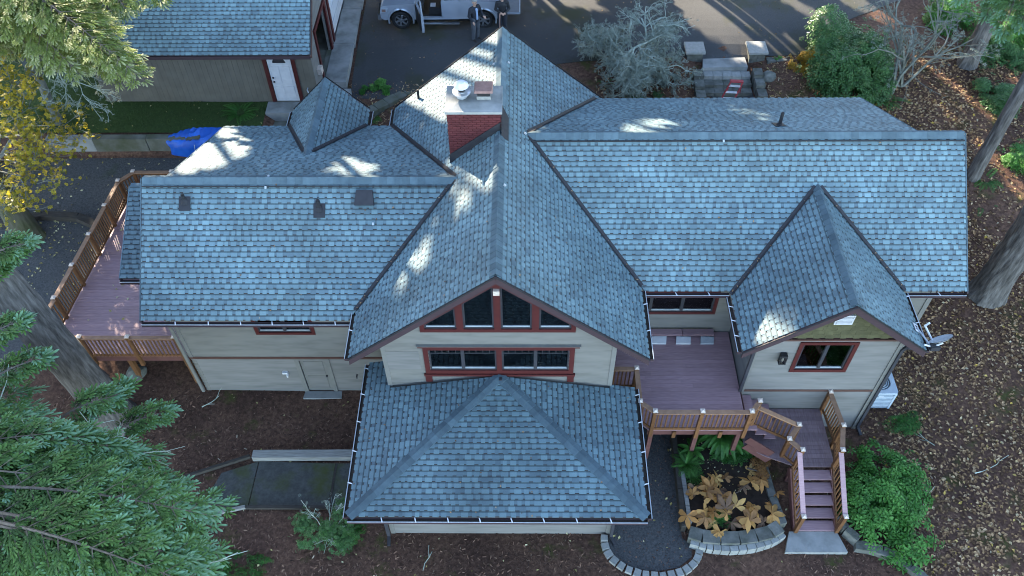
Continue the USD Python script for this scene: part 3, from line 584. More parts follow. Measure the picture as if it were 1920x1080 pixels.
window(8.23, 2.97, 9.60, 4.14, (0, .78, 0), X, S_, house, 2, trim=.11)
wall(sbox(.80, -.4, 2.93, 4.55), (7.0, 0, 0), Y, -X, 'siding2'); wall(sbox(.80, -.4, 2.93, 4.55), (10.85, 0, 0), Y, X, 'siding2')
for x in (7.0, 10.85): obj('corner_board', MB().box(x-.06, .735, -.4, x+.06, .86, 4.36), 'corner', house)
gp = Polygon([(xs_-2.0, 4.41), (xs_+2.0, 4.41), (xs_+2.0, sz(xs_+2.0)), (xs_, sz(xs_)), (xs_-2.0, sz(xs_-2))])
gs = obj('gable_siding', MB().extr(gp, np.array([0, .78, 0]), X, Z, S_, -.1, 0), 'shake', house)
for v, f, t, b in courses(gp, np.array([0, .78, 0]), X, Z, S_, .17, .020, .004, ((.16, .24), (.14, .20), .012), sr): obj('shake', MB().add(v, f), 'shake', gs)
vq = [(8.78, 5.10), (9.24, 5.10), (9.24, 5.40), (8.78+.1, 5.40)]
gv = obj('gable_vent', MB().extr(sbox(8.76, 5.06, 9.24, 5.44), np.array([0, .78, 0]), X, Z, S_, .0, .06), 'white', house)
for k in range(6): obj('vent_slat', MB().box(8.80, .695, 5.09+k*.055, 9.20, .72, 5.125+k*.055), 'white', gv)
wall(sbox(-3.02, -.2, 3.02, 2.92), (0, -2.78, 0), X, S_, 'siding2'); wall(sbox(-2.78, -.2, 1.88, 2.95), (-3.02, 0, 0), Y, -X, 'siding2'); wall(sbox(-2.78, -.2, 2.93, 2.95), (3.02, 0, 0), Y, X, 'siding2')
obj('band_board', MB().box(-3.05, -2.83, 2.74, 3.05, -2.785, 2.84), 'fascia', house)
for s in (-1, 1): obj('corner_board', MB().box(s*3.02-.06, -2.82, -.2, s*3.02+.06, -2.70, 2.74), 'corner', house)
# rear walls and the entry dormer's wall
wall(sbox(3.0, 1.0, 11.4, z_(RB, 0, 9.7)-.14), (0, 9.7, 0), X, Y, 'siding'); wall(sbox(-9.385, 1.0, -3.3, z_(LB, 0, 9.0)-.14), (0, 9.0, 0), X, Y, 'siding')
wall(Polygon([(-3.4, 1.5), (3.2, 1.5), (3.2, rz(3.2)), (0, rz(0)), (-3.4, rz(3.4))]), (0, 9.85, 0), X, Y, 'siding'); wall(sbox(9.0, 1.5, 9.85, 4.9), (-3.4, 0, 0), Y, -X, 'siding'); wall(sbox(9.0, 1.5, 9.85, 4.9), (3.2, 0, 0), Y, X, 'siding')
for x in (xd-1.05, xd+1.05): obj('porch_post', MB().box(x-.07, 9.83, 1.6, x+.07, 9.97, 4.85), 'trim', house)
obj('porch_gable', MB().extr(Polygon([(xd-1.1, 4.8), (xd+1.1, 4.8), (xd, 5.86)]), np.array([0, 10.0, 0]), X, Z, Y, 0, .06), 'siding', house)
# floor inside, so that the rooms behind the panes are rooms
obj('floor', MB().box(-3.0, .13, 3.05, 3.0, 9.8, 3.10), 'carpet', house); obj('floor', MB().box(-9.37, 2.02, 1.93, -3.03, 8.9, 1.98), 'carpet', house); obj('floor', MB().box(3.03, 3.06, 1.93, 12.5, 9.6, 1.98).box(7.02, .93, 1.93, 10.8, 3.0, 1.98), 'carpet', house)
obj('room_wall', MB().box(-2.6, 4.6, 3.1, 2.6, 4.65, 5.4), 'nodark', house)
# roof bay over the west deck
bayp = (0, .52, 2.62); bay = sbox(-11.05, 3.06, -9.39, 5.55)
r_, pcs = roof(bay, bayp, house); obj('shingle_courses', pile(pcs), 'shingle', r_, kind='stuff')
gutter(zz(bayp, -11.05, 3.06), zz(bayp, -9.95, 3.06), -Y, r_); endboard(bayp, -11.07, 3.06, 5.55, r_)
obj('ridge_board', MB().box(-11.05, 5.52, 5.45, -9.40, 5.68, 5.53), 'cap', r_)
wall(sbox(3.5, 1.9, 5.5, 4.2), (-10.75, 0, 0), Y, -X, 'siding'); wall(sbox(-10.75, 1.9, -9.39, 4.2), (0, 3.5, 0), X, S_, 'siding'); wall(sbox(-10.75, 1.9, -9.39, 5.2), (0, 5.5, 0), X, Y, 'siding')

# ---------------------------------------------------------------- chimney
ch = obj('chimney', MB().box(-1.39, 5.30, 6.2, .02, 6.32, 8.40), 'mortar', house)
br = np.random.default_rng(5)
def brickwall(O, U, N, w, z0f, z1):
    k = 0; z = 6.45
    while z < z1-.05:
        s = -.11 if k % 2 else 0
        while s < w-.01:
            a, b = max(s, 0)+.004, min(s+.215, w)-.004
            if b-a > .03 and z+.068 > z0f((a+b)/2):
                j = br.uniform(-.002, .004); obj('brick', MB().obox(np.asarray(O)+U*(a+b)/2+Z*(z+.034)+N*(.012+j), U*(b-a)/2, N*.014, Z*.0335), 'brick', ch)
            s += .223
        z += .075; k += 1
brickwall((-1.40, 5.30, 0), X, -Y, 1.43, lambda s: zc-pc*abs(-1.40+s)+.12, 8.38)
brickwall((-1.39, 6.32, 0), -Y, -X, 1.02, lambda s: zc-pc*1.39+.12, 8.38); brickwall((.02, 5.30, 0), Y, X, 1.02, lambda s: zc+.1, 8.38)
obj('chimney_crown', MB().box(-1.46, 5.235, 8.39, .08, 6.385, 8.47), 'concrete', ch); obj('chimney_crown_wash', MB().add([(-1.40, 5.29, 8.47), (.02, 5.29, 8.47), (.02, 6.33, 8.47), (-1.40, 6.33, 8.47), (-1.1, 5.6, 8.52), (-.25, 5.6, 8.52), (-.25, 6.1, 8.52), (-1.1, 6.1, 8.52)], [[0, 1, 5, 4], [1, 2, 6, 5], [2, 3, 7, 6], [3, 0, 4, 7], [4, 5, 6, 7]]), 'concrete', ch)
a, b = np.array([-1.43, 5.252, zc-pc*1.43]), np.array([.0, 5.252, zc])
obj('chimney_flashing', MB().add([a, b+X*.03, b+X*.03+Z*.27, a+Z*.32, a+Y*.02, b+X*.03+Y*.02, b+X*.03+Z*.27+Y*.02, a+Z*.32+Y*.02], [[0, 1, 2, 3], [7, 6, 5, 4], [3, 2, 6, 7], [0, 3, 7, 4]]), 'flash', ch)
obj('chimney_flashing', MB().add([(.055, 5.0, z_(CE, .055, 0)+.035), (.24, 5.0, z_(CE, .24, 0)+.035), (.24, 6.0, z_(CE, .24, 0)+.035), (.055, 6.38, z_(CE, .055, 0)+.035), (.055, 5.25, z_(CE, .06, 0)+.30), (.055, 6.35, z_(CE, .055, 0)+.30)], [[0, 1, 2], [0, 2, 3], [0, 3, 5], [0, 5, 4]]), 'flash', ch)
for k, (x, n) in enumerate(((-1.02, 0), (-.42, 1))):
    if k == 0:
        obj('flue', MB().lathe((x, 5.86, 8.5), [(.15, 0), (.15, .18), (.145, .22)], 20), 'steel', ch); obj('flue_collar', MB().lathe((x, 5.86, 8.66), [(.10, .02), (.25, 0), (.25, .035), (.10, .06)], 24), 'steel', ch)
        obj('flue_band', MB().lathe((x, 5.86, 8.70), [(.10, 0), (.10, .15)], 16), 'black', ch); obj('flue_cap', MB().lathe((x, 5.86, 8.85), [(.10, 0), (.20, .0), (.19, .06), (.10, .14), (.001, .17)], 24), 'white', ch)
    else:
        fl = obj('flue_pot', MB().box(x-.19, 5.70, 8.5, x+.19, 6.06, 8.62), 'concrete', ch); obj('flue_screen', MB().box(x-.17, 5.72, 8.62, x+.17, 6.04, 8.78), 'black', ch)
        obj('flue_hood', MB().add([(x-.25, 5.62, 8.78), (x+.25, 5.62, 8.78), (x+.25, 6.14, 8.78), (x-.25, 6.14, 8.78), (x-.22, 5.66, 8.83), (x+.22, 5.66, 8.83), (x+.22, 6.10, 8.83), (x-.22, 6.10, 8.83)], [[0, 1, 5, 4], [1, 2, 6, 5], [2, 3, 7, 6], [3, 0, 4, 7], [4, 5, 6, 7], [3, 2, 1, 0]]), 'rust', ch)
# ---------------------------------------------------------------- vents, anchors on the roof
def vent_pipe(p, owner, h=.42, r=.045, lean=(0, 0), pl=None, boot=True):
    p = np.asarray(p, float); v = obj('vent_pipe', MB().tube([p-Z*.05, p+Z*h], r, 10).tube([p+Z*(h-.002), p+Z*(h+.02)], r*.8, 10), 'black', owner)
    n = nn(pl); u = frame(pl)[1]; w = frame(pl)[2]
    if boot: obj('vent_boot', MB().obox(p+n*.030-w*.06, u*.16, w*.20, n*.005), 'flash', v); obj('vent_collar', MB().lathe(p, [(.13, -.02), (.075, .07), (.05, .10)], 12), 'flash', v)
vent_pipe(on_plane(1461, 236, RB), roofs['Rb'], .46, .05, pl=RB); vent_pipe(on_plane(785, 185, CW), roofs['Cw'], .34, .04, pl=CW, boot=False)
vent_pipe(on_plane(347, 378, LF), roofs['Lf'], .26, .05, pl=LF); vent_pipe(on_plane(599, 391, LF), roofs['Lf'], .30, .06, pl=LF)
q = on_plane(684, 372, LF); n, u, w = nn(LF), frame(LF)[1], frame(LF)[2]
bv = obj('box_vent', MB().add([q-u*.27-w*.20+n*.17, q+u*.27-w*.20+n*.17, q+u*.22+w*.22+n*.10, q-u*.22+w*.22+n*.10, q-u*.27-w*.20+n*.02, q+u*.27-w*.20+n*.02, q+u*.22+w*.22+n*.02, q-u*.22+w*.22+n*.02], [[0, 1, 2, 3], [4, 5, 1, 0], [5, 6, 2, 1], [6, 7, 3, 2], [7, 4, 0, 3]]), 'flash', roofs['Lf'])
for px, py, pl, o in ((499, 352, LF, 'Lf'), (504, 333, LB, 'Lb'), (944, 349, CE, 'Ce'), (928, 122, CW, 'Cw'), (952, 119, CE, 'Ce'), (1356, 265, RF, 'Rf'), (983, 252, CE, 'Ce'), (700, 420, LF, 'Lf')):
    q = on_plane(px, py, pl); obj('roof_anchor', MB().obox(q+nn(pl)*.05, frame(pl)[1]*.025, frame(pl)[2]*.035, nn(pl)*.02), 'gutter', roofs[o])
q = on_plane(939, 712, HF); obj('roof_anchor', MB().obox(q+nn(HF)*.06, X*.04, Y*.05, nn(HF)*.03), 'sash', roofs['Hf'])
# downspouts
def spout(pts, name='downspout', m='sash', w=.085):
    mb = MB()
    for a, b in zip(pts[:-1], pts[1:]): mb.bar(a, b, w, w*.8, up=(0, 1, 0) if abs(a[2]-b[2]) > .5 else (0, 0, 1))
    obj(name, mb, m, house)
spout([(xs_+2.37, .42, 4.36), (11.0, .70, 4.10), (10.93, .72, 3.95), (10.93, .72, -.05), (10.98, .45, -.12)]); spout([(xs_-2.40, .55, 4.3), (6.93, .70, 4.05), (6.93, .70, 1.95)])
spout([(-3.12, -2.92, 2.7), (-3.12, -2.92, .1), (-3.10, -3.2, .04)]); spout([(3.10, -2.92, 2.7), (3.10, -2.92, .1), (3.2, -3.15, .03)]); spout([(-9.47, 1.80, 4.0), (-9.47, 1.80, .2)], m='corner')
ln = obj('wall_lantern', MB().box(7.68, .60, 3.72, 7.86, .74, 3.80), 'black', house); obj('lantern_glass', MB().box(7.69, .60, 3.48, 7.85, .72, 3.72), 'glass', ln)
obj('lantern_post', MB().box(7.675, .59, 3.46, 7.70, .615, 3.72).box(7.84, .59, 3.46, 7.865, .615, 3.72).box(7.675, .705, 3.46, 7.70, .73, 3.72).box(7.84, .705, 3.46, 7.865, .73, 3.72), 'black', ln)
obj('lantern_base', MB().box(7.67, .585, 3.43, 7.87, .735, 3.46).box(7.74, .70, 3.5, 7.80, .78, 3.68), 'black', ln); obj('lantern_bulb', MB().lathe((7.77, .66, 3.5), [(.02, 0), (.035, .06), (.03, .13), (.001, .16)], 8), 'postcap', ln)

# ---------------------------------------------------------------- decks and stairs
def railing(t, p, q, z0p, z0q, h=.95, posts=(), top='railtop', every=.125, post_down=.28, bal=True, capped=True, first=True, last=True, bottom=True):
    p, q = np.array([*p, z0p], float), np.array([*q, z0q], float); d = q-p; L = np.linalg.norm(d[:2]); hd = d/np.linalg.norm(d)
    ps_ = sorted(set(([0.] if first else [])+list(posts)+([1.] if last else [])))
    for u in ps_:
        b = p+d*u; pr = obj('post', MB().box(b[0]-.05, b[1]-.05, b[2]-post_down, b[0]+.05, b[1]+.05, b[2]+h+.06), 'rail', t)
        if capped: obj('post_cap', MB().box(b[0]-.065, b[1]-.065, b[2]+h+.06, b[0]+.065, b[1]+.065, b[2]+h+.085).add([(b[0]-.05, b[1]-.05, b[2]+h+.085), (b[0]+.05, b[1]-.05, b[2]+h+.085), (b[0]+.05, b[1]+.05, b[2]+h+.085), (b[0]-.05, b[1]+.05, b[2]+h+.085), (b[0], b[1], b[2]+h+.115)], [[0, 1, 4], [1, 2, 4], [2, 3, 4], [3, 0, 4]]), 'postcap', pr)
    al = [0.]+[u for u in ps_ if 0 < u < 1]+[1.]
    for a, b in zip(al[:-1], al[1:]):
        e = .05/L; A, B = p+d*(a+(e if a in ps_ else 0)), p+d*(b-(e if b in ps_ else 0))
        obj('top_rail', MB().bar(A+Z*h, B+Z*h, .135, .036), top, t); obj('upper_rail', MB().bar(A+Z*(h-.06), B+Z*(h-.06), .038, .085), 'rail', t)
        if bottom: obj('bottom_rail', MB().bar(A+Z*.09, B+Z*.09, .038, .085), 'rail', t)
        if bal:
            k = max(1, int(round((b-a)*L/every)))
            for i in range(1, k):
                c = A+(B-A)*i/k; r = np.array([-hd[1], hd[0], 0])/np.hypot(hd[0], hd[1])*.03
                obj('baluster', MB().obox(c+Z*(.08+(h-.14)/2)+r, r/.03*.017, np.array([hd[0], hd[1], 0])*.017, Z*(h-.12)/2), 'rail', t)
def boards(t, poly, z, along, m='deck', w=.138, gap=.006, th=.028):
    a = 0 if along == 'x' else 1; x0, y0, x1, y1 = poly.bounds; lo, hi = (y0, y1) if along == 'x' else (x0, x1); k = lo
    while k < hi-.02:
        st = sbox(x0-1, k, x1+1, min(k+w-gap, hi)) if along == 'x' else sbox(k, y0-1, min(k+w-gap, hi), y1+1)
        for g in getattr(poly & st, 'geoms', [poly & st]):
            if g.geom_type == 'Polygon' and g.area > .004:
                cuts = [g]
                ext = g.bounds[2]-g.bounds[0] if along == 'x' else g.bounds[3]-g.bounds[1]
                if ext > 3.4:
                    m_ = (g.bounds[0] if along == 'x' else g.bounds[1])+ext*br.uniform(.3, .7)
                    cuts = [g & (sbox(-99, -99, m_-.002, 99) if along == 'x' else sbox(-99, -99, 99, m_-.002)), g & (sbox(m_+.002, -99, 99, 99) if along == 'x' else sbox(-99, m_+.002, 99, 99))]
                for c in cuts:
                    if c.area > .004: obj('deck_board', MB().extr(c, O0, X, Y, Z, z-th+br.uniform(-.001, .001), z+br.uniform(-.001, .001)), m, t)
        k += w
DZ = 1.90
deckL = thing('deck', 'large plum deck with brown railing on the left end of the house', 'deck', group='plum-boarded decks')
lp = Polygon([(-13.32, 1.95), (-9.52, 1.95), (-9.52, 9.15), (-13.02, 9.15), (-13.36, 8.75), (-13.72, 3.2), (-13.72, 1.95)])
boards(deckL, lp, DZ, 'x', 'deck')
RL = [(-13.75, 1.92), (-13.62, 4.0), (-13.36, 8.65), (-12.98, 9.12), (-9.6, 9.12)]
railing(deckL, (-9.60, 1.92), (-13.78, 1.92), DZ, DZ, posts=(.33, .67), post_down=.42); railing(deckL, (-13.78, 1.92), (-13.36, 8.65), DZ, DZ, posts=(.22, .42, .62, .82), capped=True, first=False)
railing(deckL, (-13.36, 8.65), (-12.98, 9.12), DZ, DZ, first=False); railing(deckL, (-12.98, 9.12), (-9.6, 9.12), DZ, DZ, posts=(.4, .75), first=False, last=False)
obj('rim_joist', MB().box(-13.78, 1.955, DZ-.26, -9.5, 1.99, DZ-.03), 'rim', deckL); obj('rim_joist', MB().bar((-13.72, 2.0, DZ-.15), (-13.32, 8.7, DZ-.15), .04, .24), 'rim', deckL); obj('rim_joist', MB().box(-13.0, 9.09, DZ-.27, -9.5, 9.125, DZ-.03), 'rim', deckL)
for i in range(9): obj('joist', MB().box(-13.6+i*.5, 2.0, DZ-.24, -13.56+i*.5, 9.0, DZ-.035), 'rim', deckL)
for x, y in ((-13.4, 2.3), (-11.6, 2.3), (-9.75, 2.2), (-13.3, 5.4), (-13.1, 8.6), (-10.2, 8.6)): obj('support_post', MB().box(x-.07, y-.07, float(G(x, y))-.1, x+.07, y+.07, DZ-.26), 'rail', deckL)
deckR = thing('deck', 'small front deck with plum boards between the centre gable and the right gable', 'deck', group='plum-boarded decks')
rp = Polygon([(3.08, .70), (3.80, .70), (3.80, -.22), (4.18, -.58), (6.94, -.58), (6.94, 2.88), (3.08, 2.88)])
boards(deckR, rp, DZ, 'x', 'deck', w=.142)
railing(deckR, (3.10, .84), (3.86, .84), DZ, DZ); railing(deckR, (3.86, .84), (3.86, -.26), DZ, DZ, first=False); railing(deckR, (3.86, -.26), (4.24, -.58), DZ, DZ, first=False)
railing(deckR, (4.24, -.58), (6.86, -.58), DZ, DZ, posts=(.49,), first=False, post_down=.36); railing(deckR, (6.86, -.58), (7.14, -.24), DZ, DZ, first=False, bal=False)
obj('rim_joist', MB().box(4.15, -.56, DZ-.27, 6.95, -.52, DZ-.03), 'rim', deckR); obj('rim_joist', MB().box(3.80, -.24, DZ-.27, 3.84, .7, DZ-.03), 'rim', deckR)
for i in range(8): obj('joist', MB().box(4.2+i*.38, -.5, DZ-.24, 4.24+i*.38, 2.8, DZ-.035), 'rim', deckR)
for x in (4.9, 6.2): obj('joist_end', MB().box(x-.05, -.62, DZ-.36, x+.05, -.54, DZ-.05), 'rail', deckR)
for x, y in ((4.3, -.4), (5.6, -.4), (6.8, -.4), (4.0, 1.8)): obj('support_post', MB().box(x-.06, y-.06, -.2, x+.06, y+.06, DZ-.27), 'rim', deckR)
# stairs: from the deck down two steps to a landing, then five treads to the pad
st = thing('deck_stairs', 'plum stairway with brown railings going down from the front deck landing', 'stairs')
LZ = .92
boards(st, Polygon([(7.05, -.52), (7.6, -.85), (8.40, -1.18), (9.52, -1.18), (9.52, .74), (7.05, .74)]), LZ, 'x', 'decky')
for k, (x0, x1) in enumerate(((6.98, 7.28), (7.28, 7.58), (7.58, 7.90))):
    z = DZ-(k+1)*.235; obj('tread', MB().box(x0, -.42+.0, z-.035, x1+.02, .74, z), 'deck', st); obj('riser', MB().box(x0-.005, -.40, z, x0+.012, .72, z+.20), 'rim', st)
for k in range(5):
    z = LZ-(k+1)*.172; y = -1.19-k*.305; obj('tread', MB().box(8.30, y-.30, z-.04, 9.40, y+.0, z), 'deck', st)
    obj('tread_clip', MB().box(8.78, y-.295, z-.055, 8.82, y-.0, z-.041), 'alu', st)
for x in (8.27, 9.43): obj('stringer', MB().bar((x, -1.15, LZ-.17), (x, -2.75, LZ-.17-.90), .05, .25), 'rim', st)
railing(st, (7.14, -.24), (8.42, -.40), DZ-.28, LZ, posts=(), h=.95, first=False); railing(st, (8.06, -.84), (8.36, -1.18), LZ, LZ, h=.92, bal=True, every=.13)
railing(st, (8.42, -.40), (8.06, -.84), LZ, LZ, h=.92, first=False, last=False)
railing(st, (9.56, .70), (9.66, -.42), LZ, LZ, h=.95); railing(st, (9.66, -.42), (9.46, -1.18), LZ, LZ, h=.92, first=False)
railing(st, (8.29, -1.20), (8.29, -2.72), LZ-.02, .02, h=.90, top='deck', first=False, every=.14); railing(st, (9.43, -1.20), (9.43, -2.72), LZ-.02, .02, h=.90, top='deck', first=False, every=.14)
for k in range(2): obj('skirt_panel', MB().bar((7.05, -.56, 1.35-.0-k*.35), (7.75, -.86, 1.05-k*.35), .03, .32), 'rim', st)
for x, y in ((8.4, -1.05), (9.45, -1.05), (9.45, .6), (7.5, .6)): obj('support_post', MB().box(x-.05, y-.05, -.35, x+.05, y+.05, LZ-.03), 'rim', st)
def slab(name, poly, z0, z1, m, label, cat, group=None, parent=None):
    mb = MB().extr(Polygon(poly), O0, X, Y, Z, z0, z1)
    if parent is not None: return obj(name, mb, m, parent)
    return obj(name, mb, m, None, label=label, cat=cat, group=group)
slab('stair_pad', [(7.9, -3.32), (9.62, -3.32), (9.45, -2.72), (8.12, -2.72)], -.25, .02, 'concrete', 'pale concrete pad at the foot of the deck stairs', 'concrete pad')
slab('door_step', [(-6.30, 1.60), (-5.08, 1.60), (-5.10, 1.86), (-6.26, 1.86)], -.1, .12, 'concrete', 'worn concrete step below the basement door', 'step')
# bench with three white cushions
bn = thing('bench', 'long low plum bench against the wall at the back of the front deck', 'bench')
obj('seat', MB().box(4.50, 2.62, 2.06, 5.48, 2.84, 2.10), 'deck', bn); obj('seat', MB().box(5.50, 2.62, 2.06, 6.44, 2.84, 2.10), 'deck', bn)
for x in (4.6, 5.49, 6.34): obj('leg', MB().box(x-.04, 2.65, DZ, x+.04, 2.82, 2.06), 'rim', bn)
for i, (a, b) in enumerate(((4.54, 4.98), (5.28, 5.72), (6.02, 6.42))):
    w = (('crumpled', 'left end of the bench'), ('plain', 'middle of the bench'), ('greyer', 'right end of the bench'))[i]
    obj('white_slab', MB().add([(a, 2.40, DZ+.004), (b, 2.40, DZ+.004), (b+.03, 2.62, DZ+.004), (a+.03, 2.62, DZ+.004), (a, 2.40, DZ+.07), (b, 2.40, DZ+.06), (b+.03, 2.62, DZ+.10+.03*(i == 0)), (a+.03, 2.62, DZ+.12)], [[0, 3, 2, 1], [4, 5, 6, 7], [0, 1, 5, 4], [1, 2, 6, 5], [2, 3, 7, 6], [3, 0, 4, 7]]),
        'white' if i < 2 else 'gutter', None, label=f'{w[0]} white slab on the deck floor before the {w[1]}', cat='slab', group='white slabs before the bench')
bw = thing('bowl', 'shallow dark bowl of dry leaves in the far corner of the left deck', 'bowl')
obj('bowl', MB().lathe((-12.55, 8.45, DZ), [(.001, .02), (.22, .03), (.33, .17), (.36, .17), (.24, 0), (.001, 0)], 20), 'pot', bw, smooth=40)
# house interior seen through the panes
sf = thing('sofa', 'pink sofa seen through the wide window under the gable', 'sofa')
obj('seat', MB().box(-.7, .9, 3.15, 1.2, 1.7, 3.62), 'couch', sf); obj('backrest', MB().box(-.7, 1.6, 3.62, 1.2, 1.85, 4.05), 'couch', sf)
for x in (-.85, 1.2): obj('armrest', MB().box(x, .9, 3.12, x+.15, 1.8, 3.85), 'couch', sf)
lm = thing('pendant_lamp', 'cream drum lamp behind the right pane of the wide window', 'lamp')
obj('shade', MB().lathe((1.42, .42, 4.20), [(.001, 0), (.17, .0), (.20, .07), (.20, .24), (.17, .27), (.001, .27)], 20), 'lamp', lm, smooth=40); obj('cord', MB().tube([(1.42, .42, 4.46), (1.42, .42, 5.4)], .01, 6), 'black', lm)

# ---------------------------------------------------------------- satellite dish, condenser, ladder
sd = thing('satellite_dish', 'pale satellite dish on the corner of the right gable roof', 'satellite dish')
D0 = np.array([11.66, .50, 4.66]); dn = np.array([-.45, .66, .60]); dn /= np.linalg.norm(dn)
e1 = np.cross(dn, Z); e1 /= np.linalg.norm(e1); e2 = np.cross(e1, dn); V_, F_ = [], []; n = 28
for k, r in enumerate(np.linspace(0, 1, 6)):
    for j in range(n):
        a = j*2*math.pi/n; V_.append(D0+e1*.25*r*math.cos(a)+e2*.34*r*math.sin(a)+dn*.07*r*r)
F_ = [[k*n+j, k*n+(j+1) % n, (k+1)*n+(j+1) % n, (k+1)*n+j] for k in range(5) for j in range(n)]
V_ = np.array(V_); F_ = np.array(F_)
obj('reflector', MB().add(V_, F_).add(V_-dn*.012, F_[:, ::-1]), 'gutter', sd, smooth=40)
obj('feed_arm', MB().bar(D0-e2*.30-dn*.02, D0-e2*.30+dn*.50, .03, .04).bar(D0-e2*.30+dn*.48, D0-e2*.12+dn*.54, .05, .05), 'alu', sd)
obj('mast', MB().tube([(11.22, .46, z_(SE, 11.22, 0)+.05), (11.45, .42, 4.5), D0-dn*.06], .025, 8), 'alu', sd); obj('bracket', MB().box(11.38, .34, 4.42, 11.62, .50, 4.56), 'sash', sd)
q = on_plane(1716, 616, SE); n, u, w = nn(SE), frame(SE)[1], frame(SE)[2]
obj('mount_plate', MB().obox(q+n*.04, u*.13, w*.10, n*.008), 'white', sd); obj('mount_leg', MB().bar(q+n*.05, (11.42, .42, 4.5), .04, .03), 'gutter', sd)
obj('plate_slot', MB().obox(q+n*.052-u*.04, u*.022, w*.05, n*.004).obox(q+n*.052+u*.04, u*.022, w*.05, n*.004), 'sash', sd)
ac = thing('air_conditioner', 'blue-grey outdoor condenser unit beside the right gable wall', 'air conditioner')
obj('cabinet', MB().box(11.18, 1.36, -.02, 12.02, 2.18, .80), 'acgrill', ac)
for k in range(9): obj('louvre', MB().box(11.165, 1.345, .05+k*.078, 12.035, 1.36, .095+k*.078).box(12.02, 1.345, .05+k*.078, 12.035, 2.19, .095+k*.078), 'ac', ac)
for x in (11.18, 12.02): obj('corner_post', MB().box(x-.03, 1.335, -.02, x+.03, 1.395, .8), 'ac', ac)
rr = sbox(11.14, 1.32, 12.06, 2.22).buffer(-.09).buffer(.09)
obj('top_panel', MB().extr(rr-Polygon([(11.6+.33*math.cos(t), 1.77+.33*math.sin(t)) for t in np.linspace(0, 2*math.pi, 24, endpoint=False)]), O0, X, Y, Z, .80, .87), 'ac', ac)
obj('fan_grille', MB().extr(Polygon([(11.6+.33*math.cos(t), 1.77+.33*math.sin(t)) for t in np.linspace(0, 2*math.pi, 24, endpoint=False)]), O0, X, Y, Z, .79, .835), 'acgrill', ac)
for r in (.08, .14, .20, .26, .32):
    t = np.linspace(0, 2*math.pi, 25); obj('grille_ring', MB().tube(np.c_[11.6+r*np.cos(t), 1.77+r*np.sin(t), np.full(25, .86)], .008, 4), 'ac', ac)
obj('badge', MB().box(11.52, 1.335, .62, 11.68, 1.344, .68), 'white', ac)
ld = thing('stepladder', 'red stepladder with pale treads standing on the entry walk behind the rear eave', 'ladder')
A, B = np.array([8.42, 13.72, 1.98]), np.array([8.80, 13.98, 3.02]); C = np.array([8.95, 14.62, 2.02]); ax = B-A; sw = np.array([.235, -.02, 0])
for s in (-1, 1):
    obj('rail', MB().bar(A+s*sw*1.1, B+s*sw*.95, .035, .07, up=Y), 'redladder', ld); obj('rear_rail', MB().bar(C+s*sw*1.1, B+s*sw*.9+Y*.05, .03, .04, up=Y), 'redladder', ld)
for k in range(4):
    c = A+ax*(.14+k*.235); obj('tread', MB().obox(c+Y*.02, sw*.98, Y*.055, Z*.012), 'white', ld)
obj('top_cap', MB().obox(B+Y*.03+Z*.02, sw*1.05, Y*.07, Z*.025), 'redladder', ld)

# ---------------------------------------------------------------- garage
ga = thing('garage', 'long olive garage with a blue-grey shingle roof and a white side door', 'garage')
GP = .8; GR = (0, GP, 4.93-GP*13.05); GB = (0, -GP, GR[2]+2*GP*17.6); GX = -7.03
for poly, pl in ((sbox(-15.9, 13.05, GX, 17.6), GR), (sbox(-15.9, 17.6, GX, 22.15), GB)):
    r_, pcs = roof(poly, pl, ga)
    if pl is GR:
        c = np.array([-9, 13.5, 5]); od = near(pcs, c); od.sort(key=lambda i: np.linalg.norm(pcs[i][0].mean(0)-CAM))
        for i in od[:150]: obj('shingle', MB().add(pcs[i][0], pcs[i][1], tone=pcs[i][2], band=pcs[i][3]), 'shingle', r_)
        pcs = [pcs[i] for i in od[150:]]
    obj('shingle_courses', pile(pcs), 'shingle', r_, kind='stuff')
    a, b = zz(pl, GX, 13.05 if pl is GR else 22.15), zz(pl, GX, 17.6); obj('rake_board', MB().bar(a-Z*.1+X*.02, b-Z*.1+X*.02, .04, .18), 'band', r_)
    obj('drip_edge', MB().bar(a+X*.02+nn(pl)*.012, b+X*.02+nn(pl)*.012, .05, .012, up=nn(pl)), 'black', r_)
obj('eave_board', MB().bar((-15.9, 13.03, 4.83), (GX, 13.03, 4.83), .04, .13), 'fascia', ga)
gd = sbox(-8.86, 2.50, -7.94, 4.60)
gw = wall(sbox(-15.45, 1.9, -7.2, 5.0)-gd, (0, 13.6, 0), X, S_, 'gsiding', owner=ga, e=9)
for k in range(41):
    x = -15.4+k*.2
    if x < -9.0 or -7.85 < x < -7.2: obj('batten', MB().box(x-.045, 13.575, 2.2, x+.045, 13.602, 4.95), 'gsiding', gw)
    elif -8.9 < x < -7.9: obj('batten', MB().box(x-.045, 13.575, 4.74, x+.045, 13.602, 4.95), 'gsiding', gw)
obj('foundation', MB().box(-15.5, 13.54, 1.8, -9.0, 13.62, 2.42), 'concrete_old', ga)
do = obj('side_door', MB().box(-8.84, 13.55, 2.52, -7.96, 13.60, 4.58)if 0 else MB().extr(sbox(-8.84, 2.52, -7.96, 4.58)-Polygon([(-8.4+.25*math.cos(t), 4.22+.25*math.sin(t)) for t in np.linspace(0, math.pi, 14)]), np.array([0, 13.57, 0]), X, Z, S_, -.05, 0), 'white', ga)
obj('door_light', MB().extr(Polygon([(-8.4+.25*math.cos(t), 4.22+.25*math.sin(t)) for t in np.linspace(0, math.pi, 14)]), np.array([0, 13.57, 0]), X, Z, S_, -.04, -.02), 'sash', do)
for x0, x1 in ((-8.74, -8.46), (-8.34, -8.06)):
    for z0, z1 in ((2.66, 3.20), (3.32, 4.10)): obj('door_panel', MB().box(x0, 13.556, z0, x1, 13.572, z1), 'white', do)
